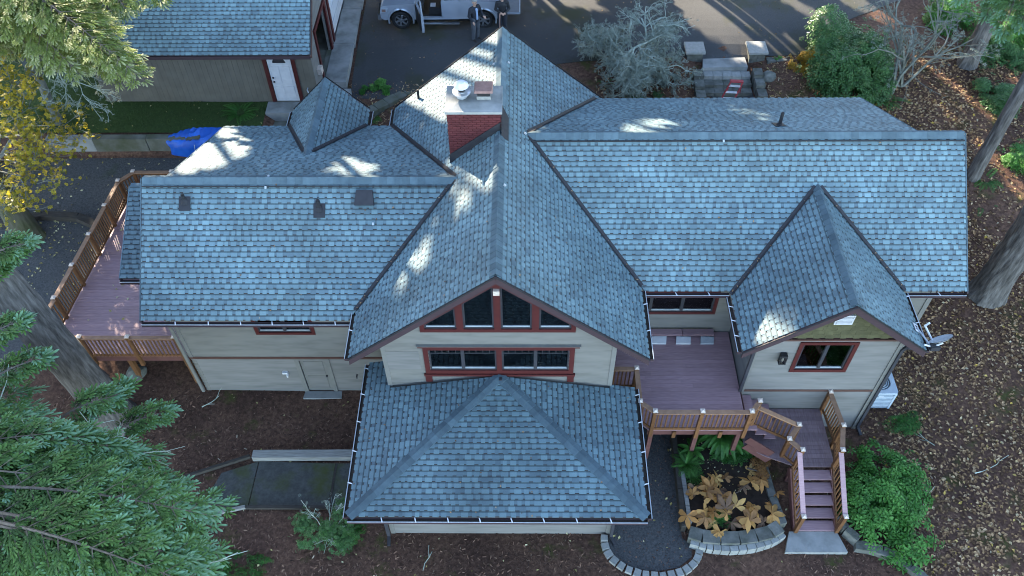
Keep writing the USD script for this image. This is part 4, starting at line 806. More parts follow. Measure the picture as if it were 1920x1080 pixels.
for z in (3.42, 3.60): obj('door_knob', MB().lathe((-8.75, 13.53, z), [(.001, -.03), (.035, -.02), (.035, .02), (.001, .03)], 8), 'sash', do)
obj('door_frame', MB().box(-9.00, 13.53, 2.5, -8.86, 13.60, 4.72).box(-7.94, 13.53, 2.5, -7.80, 13.60, 4.72).box(-8.86, 13.532, 4.60, -7.94, 13.60, 4.72), 'trim', do)
obj('hose_hook', MB().tube([(-7.55, 13.58, 3.1), (-7.55, 13.45, 3.1), (-7.50, 13.42, 2.95), (-7.5, 13.45, 2.8)], .025, 6), 'gutter', ga)
opn = Polygon([(14.75, 2.6), (16.75, 2.6), (16.75, 4.75), (14.75, 4.75)]); opn2 = sbox(17.5, 2.6, 21.5, 4.8)
gp = Polygon([(13.6, 2.0), (22.0, 2.0), (22.0, z_(GR, 0, 13.2)-.1), (17.6, z_(GR, 0, 17.6)-.15), (13.6, z_(GR, 0, 13.6)-.15)])
wall(gp-opn-opn2, (-7.2, 0, 0), Y, X, 'siding2', owner=ga, e=9)
obj('opening_frame', MB().box(-7.22, 16.75, 2.62, -7.12, 16.95, 4.75).box(-7.22, 14.6, 2.62, -7.12, 14.75, 4.75).box(-7.22, 14.6, 4.75, -7.12, 16.95, 4.9), 'trim', ga)
o2 = obj('garage_door', MB().box(-7.28, 17.5, 2.62, -7.24, 21.5, 4.8), 'white', ga)
for k in range(4): obj('door_panel', MB().box(-7.24, 17.55, 2.68+k*.53, -7.215, 21.45, 3.15+k*.53), 'white', o2)
obj('door_frame', MB().box(-7.22, 17.3, 2.62, -7.12, 17.5, 4.95), 'trim', o2)
wall(sbox(13.6, 2.0, 22, 6), (-15.45, 0, 0), Y, -X, 'gsiding', owner=ga, e=9); wall(sbox(-15.45, 2.0, -7.2, 5), (0, 22.0, 0), X, Y, 'gsiding', owner=ga, e=9)
obj('floor', MB().box(-15.4, 13.7, 2.4, -7.25, 21.9, 2.6), 'concrete_old', ga)
obj('electric_box', MB().box(-7.2, 14.05, 3.35, -7.02, 14.35, 3.6), 'postcap', ga)
ap = thing('garage_apron', 'pale concrete apron slabs along the garage front', 'concrete apron')
for y0, y1 in ((14.56, 17.13), (17.16, 19.74), (19.77, 23.5)):
    e = .0; obj('slab', MB().extr(Polygon([(-7.15, y0), (-6.30, y0), (-6.34, y1), (-7.17, y1)]), O0, X, Y, Z, 2.35, 2.665), 'concrete', ap)
obj('threshold', MB().box(-7.38, 14.3, 2.4, -7.16, 16.9, 2.63), 'concrete_old', ap)
gl = thing('door_landing', 'worn concrete landing and steps outside the white garage door', 'steps')
obj('landing_slab', MB().extr(Polygon([(-9.18, 12.86), (-7.6, 12.86), (-7.6, 13.56), (-9.2, 13.56)]), O0, X, Y, Z, 1.9, 2.48), 'concrete', gl); obj('landing_riser', MB().box(-9.1, 12.5, 1.7, -7.5, 12.84, 2.12), 'concrete_old', gl)
obj('side_slab', MB().box(-9.82, 12.35, 1.7, -9.22, 13.05, 2.2), 'concrete', gl)
slab('entry_slab', [(-6.85, 13.55), (-6.15, 13.95), (-6.12, 14.45), (-6.85, 14.45)], 1.9, 2.42, 'concrete', 'pale entry slab behind the small rear dormer', 'concrete slab')
# retaining wall by the lawn
rw = thing('retaining_wall', 'low mossy concrete retaining wall at the edge of the lawn', 'retaining wall')
k = -17.2
while k < -9.0:
    w = br.uniform(1.5, 2.4); z = 2.36+br.uniform(-.02, .02); x1 = min(k+w-.02, -8.8)
    obj('wall_section', MB().box(k, 11.50+br.uniform(-.02, .02), 1.2, x1, 11.78, z), 'concrete' if br.random() < .45 else 'concrete_old', rw); k += w
tp = thing('tarp_bundle', 'bright blue tarpaulin wrapped over a long low bundle by the lawn edge', 'tarp')
tv, tf = [], []; xs = np.linspace(-12.62, -10.6, 26); cs = np.linspace(0, math.pi, 15); tr_ = np.random.default_rng(8)
for i, x in enumerate(xs):
    wdt = .46*min(1, .55+(x+12.62)*.7); h = .66+.12*min(1, (x+12.62)*.8)
    for c in cs:
        s_, cc = np.sign(math.cos(c))*abs(math.cos(c))**.6, abs(math.sin(c))**.55
        tv.append((x+.06*math.sin(5*c+i*.7), 11.72+wdt*s_+.12*(x+12), 1.66+h*cc+.05*math.sin(3*c+1.7*x)*cc+.05*math.sin(9*c+4*x)*cc*math.sin(2.3*x)+tr_.normal(0, .020)))
tv = np.array(tv); n = len(cs); tf = [[i*n+j, i*n+j+1, (i+1)*n+j+1, (i+1)*n+j] for i in range(len(xs)-1) for j in range(n-1)]
mb = MB().add(tv, np.array(tf)[:, ::-1]); mb.add(np.vstack([tv[:n], tv[:n].mean(0)]), [[j, j+1, n] for j in range(n-1)])
obj('cover', mb, 'tarp', tp, smooth=35); obj('cord', MB().tube([(-11.6, 11.15, 1.75), (-11.6, 11.35, 2.2), (-11.6, 11.8, 2.33), (-11.6, 12.25, 2.15)], .012, 5), 'white', tp)
bi = thing('storage_bin', 'dark slate storage box under the fir branches beside the lawn', 'bin')
b0 = P(80, 135, 2.3); obj('body', MB().box(b0[0]-.42, b0[1]-.35, 2.0, b0[0]+.42, b0[1]+.35, 3.0, rz=-.25), 'bin', bi); obj('lid', MB().box(b0[0]-.46, b0[1]-.39, 3.0, b0[0]+.46, b0[1]+.39, 3.07, rz=-.25), 'bin', bi)

# ---------------------------------------------------------------- front garden: paths, edging, planter
cp = thing('concrete_path', 'damp mossy concrete path slabs left of the lower hipped roof', 'path')
for q in ([(-8.7, -2.25), (-7.30, -2.02), (-7.28, -.60), (-8.3, -.98)], [(-7.27, -2.02), (-4.98, -2.02), (-4.96, -.66), (-7.25, -.60)], [(-4.93, -2.02), (-3.4, -2.02), (-3.4, -.64), (-4.91, -.66)]): slab('slab', q, -.2, .06, 'slabdark', '', '', parent=cp)
te = thing('path_timbers', 'weathered timber edging along the concrete path', 'timber edging')
obj('pale_beam', MB().bar((-7.44, -.46, .16), (-3.2, -.42, .16), .26, .22), 'timber', te); obj('timber', MB().bar((-9.55, -1.22, .10), (-7.55, -.46, .12), .09, .12), 'timberd', te)
obj('timber', MB().bar((-8.75, -2.42, .08), (-7.35, -2.08, .10), .09, .10), 'timber', te); obj('timber', MB().bar((-7.33, -2.08, .08), (-3.3, -2.08, .08), .09, .10), 'timberd', te); obj('timber', MB().bar((-4.94, -2.0, .065), (-4.92, -.66, .065), .05, .04), 'timberd', te)
ed = thing('paver_edging', 'curved row of pale pavers edging the dark gravel path', 'edging')
ec = np.array([(2.92, -2.86), (2.90, -3.2), (3.08, -3.55), (3.4, -3.80), (3.85, -3.98), (4.4, -4.02), (4.95, -3.92), (5.35, -3.66), (5.56, -3.30), (5.55, -3.05)])
sl = np.r_[0, np.cumsum(np.linalg.norm(np.diff(ec, axis=0), axis=1))]; ss = np.arange(0, sl[-1]-.1, .235)
for a in ss:
    p0, p1 = [np.array([np.interp(t, sl, ec[:, i]) for i in (0, 1)]) for t in (a, a+.22)]; c = (p0+p1)/2; d = (p1-p0)/np.linalg.norm(p1-p0)
    z = float(G(*c)); w = .105+br.uniform(-.01, .012); q = .103+br.uniform(-.008, .004)
    V8 = np.array([[i*q*(1 if j < 0 else .9)*(1 if k < 0 else .94), j*w*(1 if k < 0 else .94), k*.07] for i in (-1, 1) for j in (-1, 1) for k in (-1, 1)])
    D3 = np.array([d[0], d[1], 0]); N3 = np.array([-d[1], d[0], 0]); zt = br.uniform(-.012, .012)
    obj('paver', MB().add(np.array([c[0], c[1], z+.045+zt])+V8[:, :1]*D3+V8[:, 1:2]*N3+V8[:, 2:]*Z, [[0, 1, 3, 2], [4, 6, 7, 5], [0, 4, 5, 1], [2, 3, 7, 6], [0, 2, 6, 4], [1, 5, 7, 3]]), 'paver', ed)
pl_ = thing('planter_bed', 'raised stone-edged planting bed in front of the deck', 'planter')
def stone_row(pts, w, z0, z1, owner, m='stone', L=.42, name='stone', gap=.02):
    pts = np.asarray(pts, float); s = np.r_[0, np.cumsum(np.linalg.norm(np.diff(pts, axis=0), axis=1))]; a = 0
    while a < s[-1]-.08:
        l = min(L*br.uniform(.8, 1.2), s[-1]-a); p0, p1 = [np.array([np.interp(t, s, pts[:, i]) for i in (0, 1)]) for t in (a+gap/2, a+l-gap/2)]
        j = br.uniform(-.015, .015); e = br.uniform(-.02, .02); q0, q1 = np.array([*p0, (z0+z1)/2+j]), np.array([*p1, (z0+z1)/2+j])
        obj(name, MB().bar(q0, q1, w*(1+e), z1-z0), m, owner); a += l
stone_row([(5.20, .9), (5.16, -1.5), (5.14, -2.72)], .14, -.2, .34, pl_, 'timberd', 1.3, 'timber'); stone_row([(5.30, -1.0), (5.32, -2.6)], .12, -.2, .30, pl_, 'timber', .9, 'timber')
stone_row([(5.26, -2.86), (5.7, -3.00), (6.3, -3.03), (6.9, -3.00), (7.5, -2.86), (7.82, -2.68)], .36, -.2, .30, pl_, 'stone', .46); stone_row([(5.28, -3.10), (5.8, -3.26), (6.4, -3.30), (7.0, -3.24), (7.6, -3.06), (7.92, -2.86)], .16, -.25, .20, pl_, 'paver', .22)
stone_row([(7.72, -.75), (7.76, -1.6), (7.93, -2.62)], .22, -.2, .26, pl_, 'stone', .5)
obj('soil', MB().extr(Polygon([(5.25, .6), (5.25, -2.75), (7.7, -2.62), (7.68, -.6), (7.6, .6)]), O0, X, Y, Z, -.2, .17), 'soil', pl_)
cw_ = thing('curved_stone_edging', 'low curved stone edging right of the stair pad', 'edging')
stone_row([(9.55, -2.35), (9.72, -2.8), (9.95, -3.02)], .2, -.2, .22, cw_, 'stone', .45); stone_row([(9.85, -3.12), (10.4, -3.22), (10.9, -3.45), (11.35, -3.85), (11.6, -4.3)], .26, -.25, .10, cw_, 'stone', .4)
# entry steps with stone sides and capped pillars
es = thing('entry_steps', 'mossy block steps with a pale top slab leading down from the driveway', 'steps')
obj('top_slab', MB().extr(Polygon([(7.82, 15.62), (9.62, 15.68), (9.60, 16.32), (7.9, 16.22)]), O0, X, Y, Z, 2.30, 2.52), 'concrete', es)
for k, (yy, z) in enumerate(((15.36, 2.36), (15.0, 2.22), (14.66, 2.08))):
    for i in range(5):
        a = 7.86+i*.37; obj('block', MB().box(a, yy-.10, 1.7, a+.355, yy+.24, z+br.uniform(-.012, .012)), 'stone' if k else 'paver', es)
for k in range(5):
    y = 15.55-k*.50; obj('side_block', MB().box(7.42-.0*k, y-.45, 1.7, 7.80, y, 2.50-.13*k), 'stone', es); obj('side_block', MB().box(9.78+.02*k+(.25*max(0, k-2)), y-.45, 1.7, 10.14+.02*k+(.3*max(0, k-2)), y, 2.54-.13*k), 'stone', es)
for nm, (x0, y0, x1, y1) in (('right of', (9.70, 16.12, 10.42, 16.88)), ('left of', (7.20, 16.15, 7.92, 16.85))):
    pi_ = thing('stone_pillar', f'low stacked-stone pillar with a flat slab cap, {nm} the entry steps', 'pillar', group='pillars beside the entry steps')
    for k in range(2):
        for i in range(2):
            for j in range(2):
                q = br.uniform(-.02, .02, 4); obj('stone', MB().box(x0+.04+i*(x1-x0-.08)/2+.008, y0+.04+j*(y1-y0-.08)/2+.008+q[0], 2.3+k*.24, x0+.04+(i+1)*(x1-x0-.08)/2-.008, y0+.04+(j+1)*(y1-y0-.08)/2-.008+q[1], 2.53+k*.24), 'stone', pi_)
    obj('cap_slab', MB().box(x0-.03, y0-.03, 2.79, x1+.03, y1+.03, 2.88), 'paver', pi_)
sw_ = thing('stone_wall', 'low dark dry-stone wall right of the entry steps', 'wall')
for k in range(3): stone_row([(10.45, 16.15), (11.1, 16.2), (12.2, 16.35)], .3, 1.9+k*.22, 2.1+k*.22, sw_, 'stone', .4)
sw2 = thing('stone_wall', 'mossy flat stones of the low wall between the dormer and the main gable', 'wall')
for k in range(3): stone_row([(-5.45, 13.15), (-4.6, 13.9), (-3.6, 14.75), (-3.1, 15.0)], .42, 1.7+k*.2, 1.88+k*.2, sw2, 'stone' if k < 2 else 'concrete_old', .7-.1*k)
rg = np.random.default_rng(12)
def boulder(name, c, r, m, label, cat='boulder', group=None):
    s = trimesh.creation.icosphere(subdivisions=2); v = np.array(s.vertices); v = v*(1+.35*(meshkit.noise(v*1.6+rg.uniform(0, 50, 3))-.5))[:, None]*np.asarray(r)
    obj(name, MB().add(v+np.asarray(c), s.faces), m, None, smooth=50, label=label, cat=cat, group=group)
boulder('boulder', (10.45, 15.35, 2.25), (.30, .26, .28), 'stone', 'rounded grey boulder beside the entry step side wall')
boulder('boulder', (-3.9, 13.3, 2.0), (.55, .45, .35), 'stone', 'pale boulder below the low stone wall by the main gable')
boulder('boulder', (-11.75, 2.45, .25), (.34, .30, .36), 'stone', 'grey boulder under the left deck near the fir trunk')
kb = thing('curved_kerb', 'dark curved timber kerb across the gravel beside the left deck', 'kerb')
kc = np.array([(-18, 8.15), (-16.6, 8.5), (-15.3, 8.42), (-14.5, 8.05), (-13.9, 7.55)])
for a, b in zip(kc[:-1], kc[1:]): obj('kerb_timber', MB().bar((*a, float(G(*a))+.06), (*b, float(G(*b))+.06), .28, .3), 'timberd', kb)

# ---------------------------------------------------------------- pickup truck
tk = thing('pickup_truck', 'silver extended-cab pickup truck with its front door open on the driveway', 'pickup truck')
tz, ty, tw = 2.66, 18.22, 1.90
def sidepan(name, pts, m, y0, y1, owner=tk, hole=None, smooth=None):
    p = Polygon(pts)
    if hole is not None: p = p-hole
    return obj(name, MB().extr(p, np.array([0, 0, tz]), X, Z, Y, y0, y1), m, owner, smooth)
from shapely.geometry import Point
wf, wr = (-4.42, .40), (-.99, .40); arch = Point(*wf).buffer(.50).union(Point(*wr).buffer(.50))
body = Polygon([(-5.24, .50), (-5.27, .72), (-5.22, .98), (-5.10, 1.08), (-3.85, 1.16), (-3.72, 1.20), (-3.72, .54), (-2.72, .54), (-2.72, 1.25), (-1.99, 1.27), (-.10, 1.24), (-.06, .60), (-.10, .48), (-5.1, .42)])
sidepan('body', list((body-arch).exterior.coords), 'silver', ty, ty+.10); sidepan('body_far_side', list((body-arch).exterior.coords), 'silver', ty+tw-.1, ty+tw)
fl = [(q[0], q[1]) for q in ((-5.22, .98), (-5.10, 1.08), (-3.85, 1.16), (-3.72, 1.20), (-3.6, 1.2), (-3.6, 1.1), (-5.0, .98))]
hd = MB()
yy = np.linspace(ty+.02, ty+tw-.02, 9); bul = .10*np.sin(np.linspace(0, math.pi, 9))**.6
V_ = [(x, y, tz+z+b*(.6 if x < -5.1 else 1)) for x, z in ((-5.27, .75), (-5.22, .98), (-5.08, 1.07), (-4.5, 1.12), (-3.78, 1.17)) for y, b in zip(yy, bul)]
hd.add(V_, [[i*9+j, i*9+j+1, (i+1)*9+j+1, (i+1)*9+j] for i in range(4) for j in range(8)][::1]); obj('hood', hd, 'silver', tk, smooth=50)
for c, nm in ((wf, 0), (wr, 1)):
    t = np.linspace(-.25, math.pi+.25, 18); obj('wheel_arch', MB().tube(np.c_[c[0]+.52*np.cos(t), np.full(18, ty-.01), tz+c[1]+.52*np.sin(t)], .04, 6), 'silver', tk, smooth=50)
def wheel(x, y, out):
    w = obj('wheel', MB().add(*(lambda m: (np.array(m.vertices), m.faces))(trimesh.creation.cylinder(.30, .2, sections=24, transform=trimesh.geometry.align_vectors([0, 0, 1], [0, 1, 0])@np.eye(4)))) if 0 else MB().lathe((0, 0, 0), [(.001, -.10), (.28, -.10), (.28, .10), (.001, .10)], 24), 'black', tk)
    return w
def ring(c, prof, n=26):
    a = np.arange(n)*2*np.pi/n; V = np.vstack([np.c_[c[0]+r*np.cos(a), np.full(n, c[1]+o), c[2]+r*np.sin(a)] for r, o in prof])
    return MB().add(V, [[i*n+j, (i+1)*n+j, (i+1)*n+(j+1) % n, i*n+(j+1) % n] for i in range(len(prof)-1) for j in range(n)])
for c in (wf, wr):
    for yc, sg in ((ty+.06, 1), (ty+tw-.06, -1)):
        C = np.array([c[0], yc, tz+c[1]]); w = obj('wheel', ring(C, [(.24, sg*.03), (.05, sg*.02), (.001, sg*.02)]), 'black', tk)
        obj('tyre', ring(C, [(.27, -.08*sg), (.34, -.10*sg), (.39, -.07*sg), (.40, 0), (.40, .12*sg), (.36, .16*sg), (.26, .16*sg)]), 'tyre', w, smooth=40); obj('rim', ring(C, [(.27, -.07*sg), (.25, -.07*sg), (.24, .02*sg)]), 'chrome', w)
        for k in range(6):
            a = k*math.pi/3+.3; d = np.array([math.cos(a), 0, math.sin(a)]); obj('spoke', MB().bar(C+d*.05-Y*.05*sg, C+d*.25-Y*.06*sg, .075, .03, up=Y), 'chrome', w)
        obj('hub_cap', ring(C, [(.001, -.075*sg), (.06, -.07*sg), (.07, -.04*sg)], 14), 'chrome', w)
obj('chassis', MB().box(-4.9, ty+.15, tz+.3, -.2, ty+tw-.15, tz+.55), 'black', tk); obj('cab_floor', MB().box(-3.9, ty+.1, tz+.42, -1.99, ty+tw-.1, tz+.50), 'black', tk)
obj('bumper', MB().box(-5.38, ty+.02, tz+.42, -5.20, ty+tw-.02, tz+.66), 'chrome', tk); obj('grille', MB().box(-5.31, ty+.35, tz+.68, -5.24, ty+tw-.35, tz+.98), 'black', tk)
hl = obj('headlight', MB().extr(Polygon([(-5.27, .74), (-4.98, .80), (-4.92, .97), (-5.20, .99)]), np.array([0, 0, tz]), X, Z, Y, ty-.015, ty+.25), 'gutter', tk); obj('turn_lamp', MB().box(-5.18, ty-.02, tz+.80, -5.02, ty-.014, tz+.92), 'rust', hl)
obj('step_bar', MB().bar((-3.7, ty-.10, tz+.33), (-2.0, ty-.10, tz+.33), .13, .06), 'chrome', tk)
sidepan('rear_door', [(-2.70, .46), (-2.02, .46), (-2.0, 1.27), (-2.08, 1.78), (-2.70, 1.80)], 'silver', ty-.018, ty+.04, hole=Polygon([(-2.60, 1.30), (-2.12, 1.32), (-2.16, 1.70), (-2.60, 1.71)]))
obj('side_window', MB().extr(Polygon([(-2.60, 1.30), (-2.12, 1.32), (-2.16, 1.70), (-2.60, 1.71)]), np.array([0, 0, tz]), X, Z, Y, ty, ty+.01), 'glass', tk)
obj('roof', MB().add([(-3.35, ty+.12, tz+1.84), (-2.0, ty+.12, tz+1.84), (-2.0, ty+tw-.12, tz+1.84), (-3.35, ty+tw-.12, tz+1.84), (-3.3, ty+.3, tz+1.92), (-2.05, ty+.3, tz+1.92), (-2.05, ty+tw-.3, tz+1.92), (-3.3, ty+tw-.3, tz+1.92)], [[0, 1, 5, 4], [1, 2, 6, 5], [2, 3, 7, 6], [3, 0, 4, 7], [4, 5, 6, 7], [3, 2, 1, 0]]), 'silver', tk)
for y in (ty+.1, ty+tw-.1): obj('door_pillar', MB().bar((-3.82, y, tz+1.18), (-3.32, y, tz+1.86), .06, .05), 'silver', tk)
obj('windscreen', MB().add([(-3.82, ty+.12, tz+1.18), (-3.82, ty+tw-.12, tz+1.18), (-3.32, ty+tw-.15, tz+1.85), (-3.32, ty+.15, tz+1.85)], [[0, 1, 2, 3]]), 'glass', tk)
obj('cab_back', MB().box(-2.03, ty+.08, tz+.5, -1.98, ty+tw-.08, tz+1.78), 'silver', tk)
for y in (ty+.2, ty+1.1): s_ = obj('seat', MB().box(-3.25, y, tz+.5, -2.72, y+.6, tz+.85), 'black', tk); obj('seat_back', MB().obox((-2.68, y+.3, tz+1.12), (.07, 0, .03), (0, .29, 0), (.06, 0, .34)), 'black', s_)
obj('paper', MB().box(-3.20, ty+.28, tz+.86, -2.98, ty+.55, tz+.875), 'white', tk); obj('dashboard', MB().box(-3.85, ty+.12, tz+.75, -3.5, ty+tw-.12, tz+1.15), 'black', tk)
h0, h1 = np.array([-3.74, ty-.01, 0]), np.array([-3.40, 17.17, 0]); dd = (h1-h0)/np.linalg.norm(h1-h0); dl = np.linalg.norm(h1-h0); dnn = np.array([-dd[1], dd[0], 0])
dr = obj('front_door', MB().extr(Polygon([(0, .46), (dl-.04, .46), (dl, .55), (dl, 1.26), (.05, 1.26)]), h0+Z*tz, dd, Z, dnn, -.05, .05), 'silver', tk)
obj('door_lining', MB().extr(Polygon([(.08, .52), (dl-.08, .52), (dl-.08, 1.22), (.1, 1.22)]), h0+Z*tz, dd, Z, dnn, -.075, -.05), 'black', dr)
obj('window_frame', MB().extr(Polygon([(.06, 1.26), (dl, 1.26), (dl-.1, 1.80), (.55, 1.80)])-Polygon([(.2, 1.29), (dl-.06, 1.29), (dl-.15, 1.75), (.57, 1.75)]), h0+Z*tz, dd, Z, dnn, -.03, .03), 'silver', dr)
obj('mirror', MB().obox(h0+dd*.18+dnn*.16+Z*(tz+1.28), dd*.06, dnn*.12, Z*.10), 'black', dr)
bd_ = obj('bed', MB().box(-1.96, ty+.1, tz+.62, -.1, ty+tw-.1, tz+.68), 'bedliner', tk)
obj('canopy', MB().extr(Polygon([(-1.94, 1.28), (-.20, 1.27), (-.34, 1.82), (-1.94, 1.84)])-Polygon([(-1.8, 1.34), (-.40, 1.34), (-.50, 1.72), (-1.8, 1.72)]), np.array([0, 0, tz]), X, Z, Y, ty+.02, ty+.07), 'silver', tk)
for k, (x, m) in enumerate(((-1.7, 'tarp'), (-1.38, 'gutter'), (-1.0, 'couch'), (-.7, 'fern'))): obj('cargo_box', MB().box(x, ty+.2, tz+.70, x+.26, ty+.7, tz+1.30+.05*k), m, bd_)
tg = obj('tailgate', MB().box(-.06, ty+.06, tz+.66, .50, ty+tw-.06, tz+.73), 'bedliner', tk); obj('gate_edge', MB().bar((.50, ty+.06, tz+.695), (.50, ty+tw-.06, tz+.695), .05, .09), 'gutter', tg); obj('gate_side', MB().bar((-.06, ty+.045, tz+.69), (.5, ty+.045, tz+.69), .03, .085), 'silver', tg)
obj('tail_lamp', MB().box(-.13, ty-.01, tz+.78, -.05, ty+.10, tz+1.18), 'trim', tk)

# ---------------------------------------------------------------- people
import manifold3d as mf
def hull_chain(bones, refine=.03, it=8):
    m = mf.Manifold()
    for a, ra, b, rb in bones:
        s1 = mf.Manifold.sphere(ra, 16).translate(tuple(map(float, a))); s2 = mf.Manifold.sphere(rb, 16).translate(tuple(map(float, b)))
        m = m+mf.Manifold.batch_hull([s1, s2])
    m = m.refine_to_length(refine); q = m.to_mesh(); t = trimesh.Trimesh(q.vert_properties[:, :3], q.tri_verts, process=True)
    if it: trimesh.smoothing.filter_taubin(t, iterations=it)
    return MB().add(np.array(t.vertices), t.faces)
def person(label, loc, rz, arms, head_turn=0, trousers='black', jacket='black', shirt=None, hair='sash', hood=False, s=1.0):
    p = thing('person', label, 'person', loc=loc); q, w = math.cos(rz), math.sin(rz); L0 = np.array(loc)
    def W(a): a = np.asarray(a, float)*s; return L0+np.array([q*a[0]-w*a[1], w*a[0]+q*a[1], a[2]])   # faces -y at rz 0
    B = lambda l: [(W(a), ra*s, W(b), rb*s) for a, ra, b, rb in l]
    J = {}
    leg = lambda k: [((k*.09, 0, .92), .095, (k*.10, -.02, .50), .065), ((k*.10, -.02, .50), .06, (k*.11, .03, .09), .042), ((k*.11, .03, .07), .04, (k*.13, -.13, .035), .032)]
    torso = [((0, .01, .95), .13, (0, .02, 1.15), .125), ((-.10, .02, 1.30), .10, (.10, .02, 1.30), .10), ((0, .01, 1.05), .13, (0, .01, 1.34), .13), ((-.155, .02, 1.43), .058, (.155, .02, 1.43), .058), ((0, .02, 1.44), .06, (0, .0, 1.56), .05)]
    ht = np.array([math.sin(head_turn), -math.cos(head_turn), 0]); hx = np.array([math.cos(head_turn), math.sin(head_turn), 0]); H = np.array([0, -.01, 1.66])
    head = [(H+[0, 0, .03], .092, H-ht*.02+[0, 0, .04], .095), (H+ht*.03-[0, 0, .07], .055, H+[0, 0, .02], .085), (H+ht*.105-[0, 0, .015], .014, H+ht*.095+[0, 0, .02], .010), (H+hx*.088-[0, 0, .01], .018, H+hx*.09+[0, 0, .025], .018), (H-hx*.088-[0, 0, .01], .018, H-hx*.09+[0, 0, .025], .018), (H+ht*.082-hx*.02-[0, 0, .055], .010, H+ht*.082+hx*.02-[0, 0, .055], .010)]
    bones = leg(-1)+leg(1)+torso+head; slv = []
    for k, (el, wr_, hdn) in zip((-1, 1), arms):
        sh = np.array([k*.20, .02, 1.42]); el, wr_, hdn = map(lambda z: np.asarray(z, float), (el, wr_, hdn)); hdn = hdn/np.linalg.norm(hdn)
        bones += [(sh, .052, el, .042), (el, .040, wr_, .027)]; slv += [(sh, .070, el, .058), (el, .056, wr_-.02*hdn, .044)]
        pm = wr_+hdn*.08; sd_ = np.cross(hdn, Z); sd_ = sd_/np.linalg.norm(sd_) if np.linalg.norm(sd_) > .1 else X; cu = np.cross(sd_, hdn); cu = cu if cu[2] < 0 else -cu
        bones += [(wr_, .026, pm-sd_*.022, .018), (wr_, .026, pm+sd_*.022, .018)]
        for f, l in zip((-.030, -.010, .010, .030), (.066, .078, .074, .058)):
            k1 = pm+sd_*f+hdn*l*.5+cu*.008; bones += [(pm+sd_*f, .0095, k1, .009), (k1, .009, k1+hdn*l*.42+cu*.026, .008)]
        tb = wr_+hdn*.03+sd_*.03*(-k); t1 = tb+hdn*.03-sd_*.028*k; bones += [(tb, .012, t1, .010), (t1, .010, t1+hdn*.03+cu*.012, .009)]
    b = obj('body', hull_chain(B(bones), .02, 6), 'skin', p, smooth=True)
    tr = []
    for k in (-1, 1): tr += [((k*.09, .0, .95), .118, (k*.10, -.02, .50), .088), ((k*.10, -.02, .50), .084, (k*.11, .03, .07), .072)]
    obj('trousers', hull_chain(B(tr+[((-.05, .01, .96), .12, (.05, .01, .96), .12)]), .04, 6), trousers, b, smooth=True)
    jk = [((-.06, .01, .88), .135, (.06, .01, .88), .135), ((0, .01, .9), .15, (0, .02, 1.2), .15), ((-.10, .02, 1.30), .122, (.10, .02, 1.30), .122), ((-.16, .02, 1.42), .078, (.16, .02, 1.42), .078), ((0, .01, 1.0), .155, (0, .01, 1.34), .148)]+slv
    obj('jacket', hull_chain(B(jk), .035, 6), jacket, b, smooth=True)
    if shirt: obj('shirt', hull_chain(B([((.0, -.13, 1.0), .045, (.0, -.115, 1.40), .05)]), .03, 4), shirt, b, smooth=True)
    for k in (-1, 1): obj('shoe', hull_chain(B([((k*.11, .05, .05), .05, (k*.13, -.16, .04), .042)]), .03, 4), 'pot', b, smooth=True)
    obj('hair', hull_chain(B([(H-ht*.03+[0, 0, .055], .098, H-ht*.045-[0, 0, .02], .082), (H+ht*.02+[0, 0, .075], .075, H-ht*.02+[0, 0, .075], .088)]), .03, 4), hair, b, smooth=True)
    eye = MB()
    for k in (-1, 1): c = W(H+ht*.088+hx*k*.032+[0, 0, .015]); eye.obox(c, X*.008, Y*.008, Z*.006)
    obj('eye', eye, 'black', b)
    return p
M['greycloth'] = noisy('grey_trousers', (.06, .065, .075), (.09, .095, .105), 9, .9); M['navycloth'] = noisy('dark_jacket', (.016, .018, .024), (.028, .030, .038), 9, .85); M['blueshirt'] = noisy('pale_blue_shirt', (.25, .33, .48), (.32, .40, .55), 9, .8)
person('standing person in a dark jacket, pale shirt and grey trousers beside the truck bed', (-1.30, 17.42, 2.66), .75, [((-.27, .04, 1.14), (-.20, -.10, .93), (.25, -.6, -.75)), ((.30, -.02, 1.16), (.24, -.22, 1.06), (.1, -.9, -.3))], trousers='greycloth', jacket='navycloth', shirt='blueshirt', hair='timber', s=1.03)
person('person in black holding both hands together by the lowered tailgate', (-.20, 17.80, 2.66), .1, [((-.27, .0, 1.15), (-.09, -.22, 1.12), (.55, -.7, 0)), ((.27, .0, 1.15), (.09, -.22, 1.10), (-.55, -.7, 0))], trousers='navycloth', jacket='black', hair='black', head_turn=-.4, s=1.02)

# ---------------------------------------------------------------- vegetation
vr = np.random.default_rng(21)
def basis(d, roll=None, r=vr):
    "orthonormal frames (n,3,3) whose first axis is d and whose third axis leans up"
    d = d/np.linalg.norm(d, axis=1, keepdims=True); up = np.tile([0, 0, 1.], (len(d), 1)); up[np.abs(d[:, 2]) > .97] = [1, 0, 0]
    y = np.cross(up, d); y /= np.linalg.norm(y, axis=1, keepdims=True); z = np.cross(d, y)
    if roll is not None:
        c, s = np.cos(roll)[:, None], np.sin(roll)[:, None]; y, z = y*c+z*s, z*c-y*s
    return np.stack([d, y, z], 1)
def scatter(tv, tf, pos, frames, size, tone, tt=None):
    "copies of a small template (verts tv, tris tf) joined into one set of faces"
    n, k = len(pos), len(tv); size = np.broadcast_to(np.asarray(size, float), (n,))
    v = pos[:, None]+np.einsum('kj,nji->nki', tv, frames)*size[:, None, None]
    f = tf[None]+(np.arange(n)*k)[:, None, None]; t = np.broadcast_to(np.asarray(tone, float), (n,))[:, None]+(0 if tt is None else tt[None])
    return v.reshape(-1, 3), f.reshape(-1, 3), np.clip(np.broadcast_to(t, (n, k)).ravel(), 0, 1)
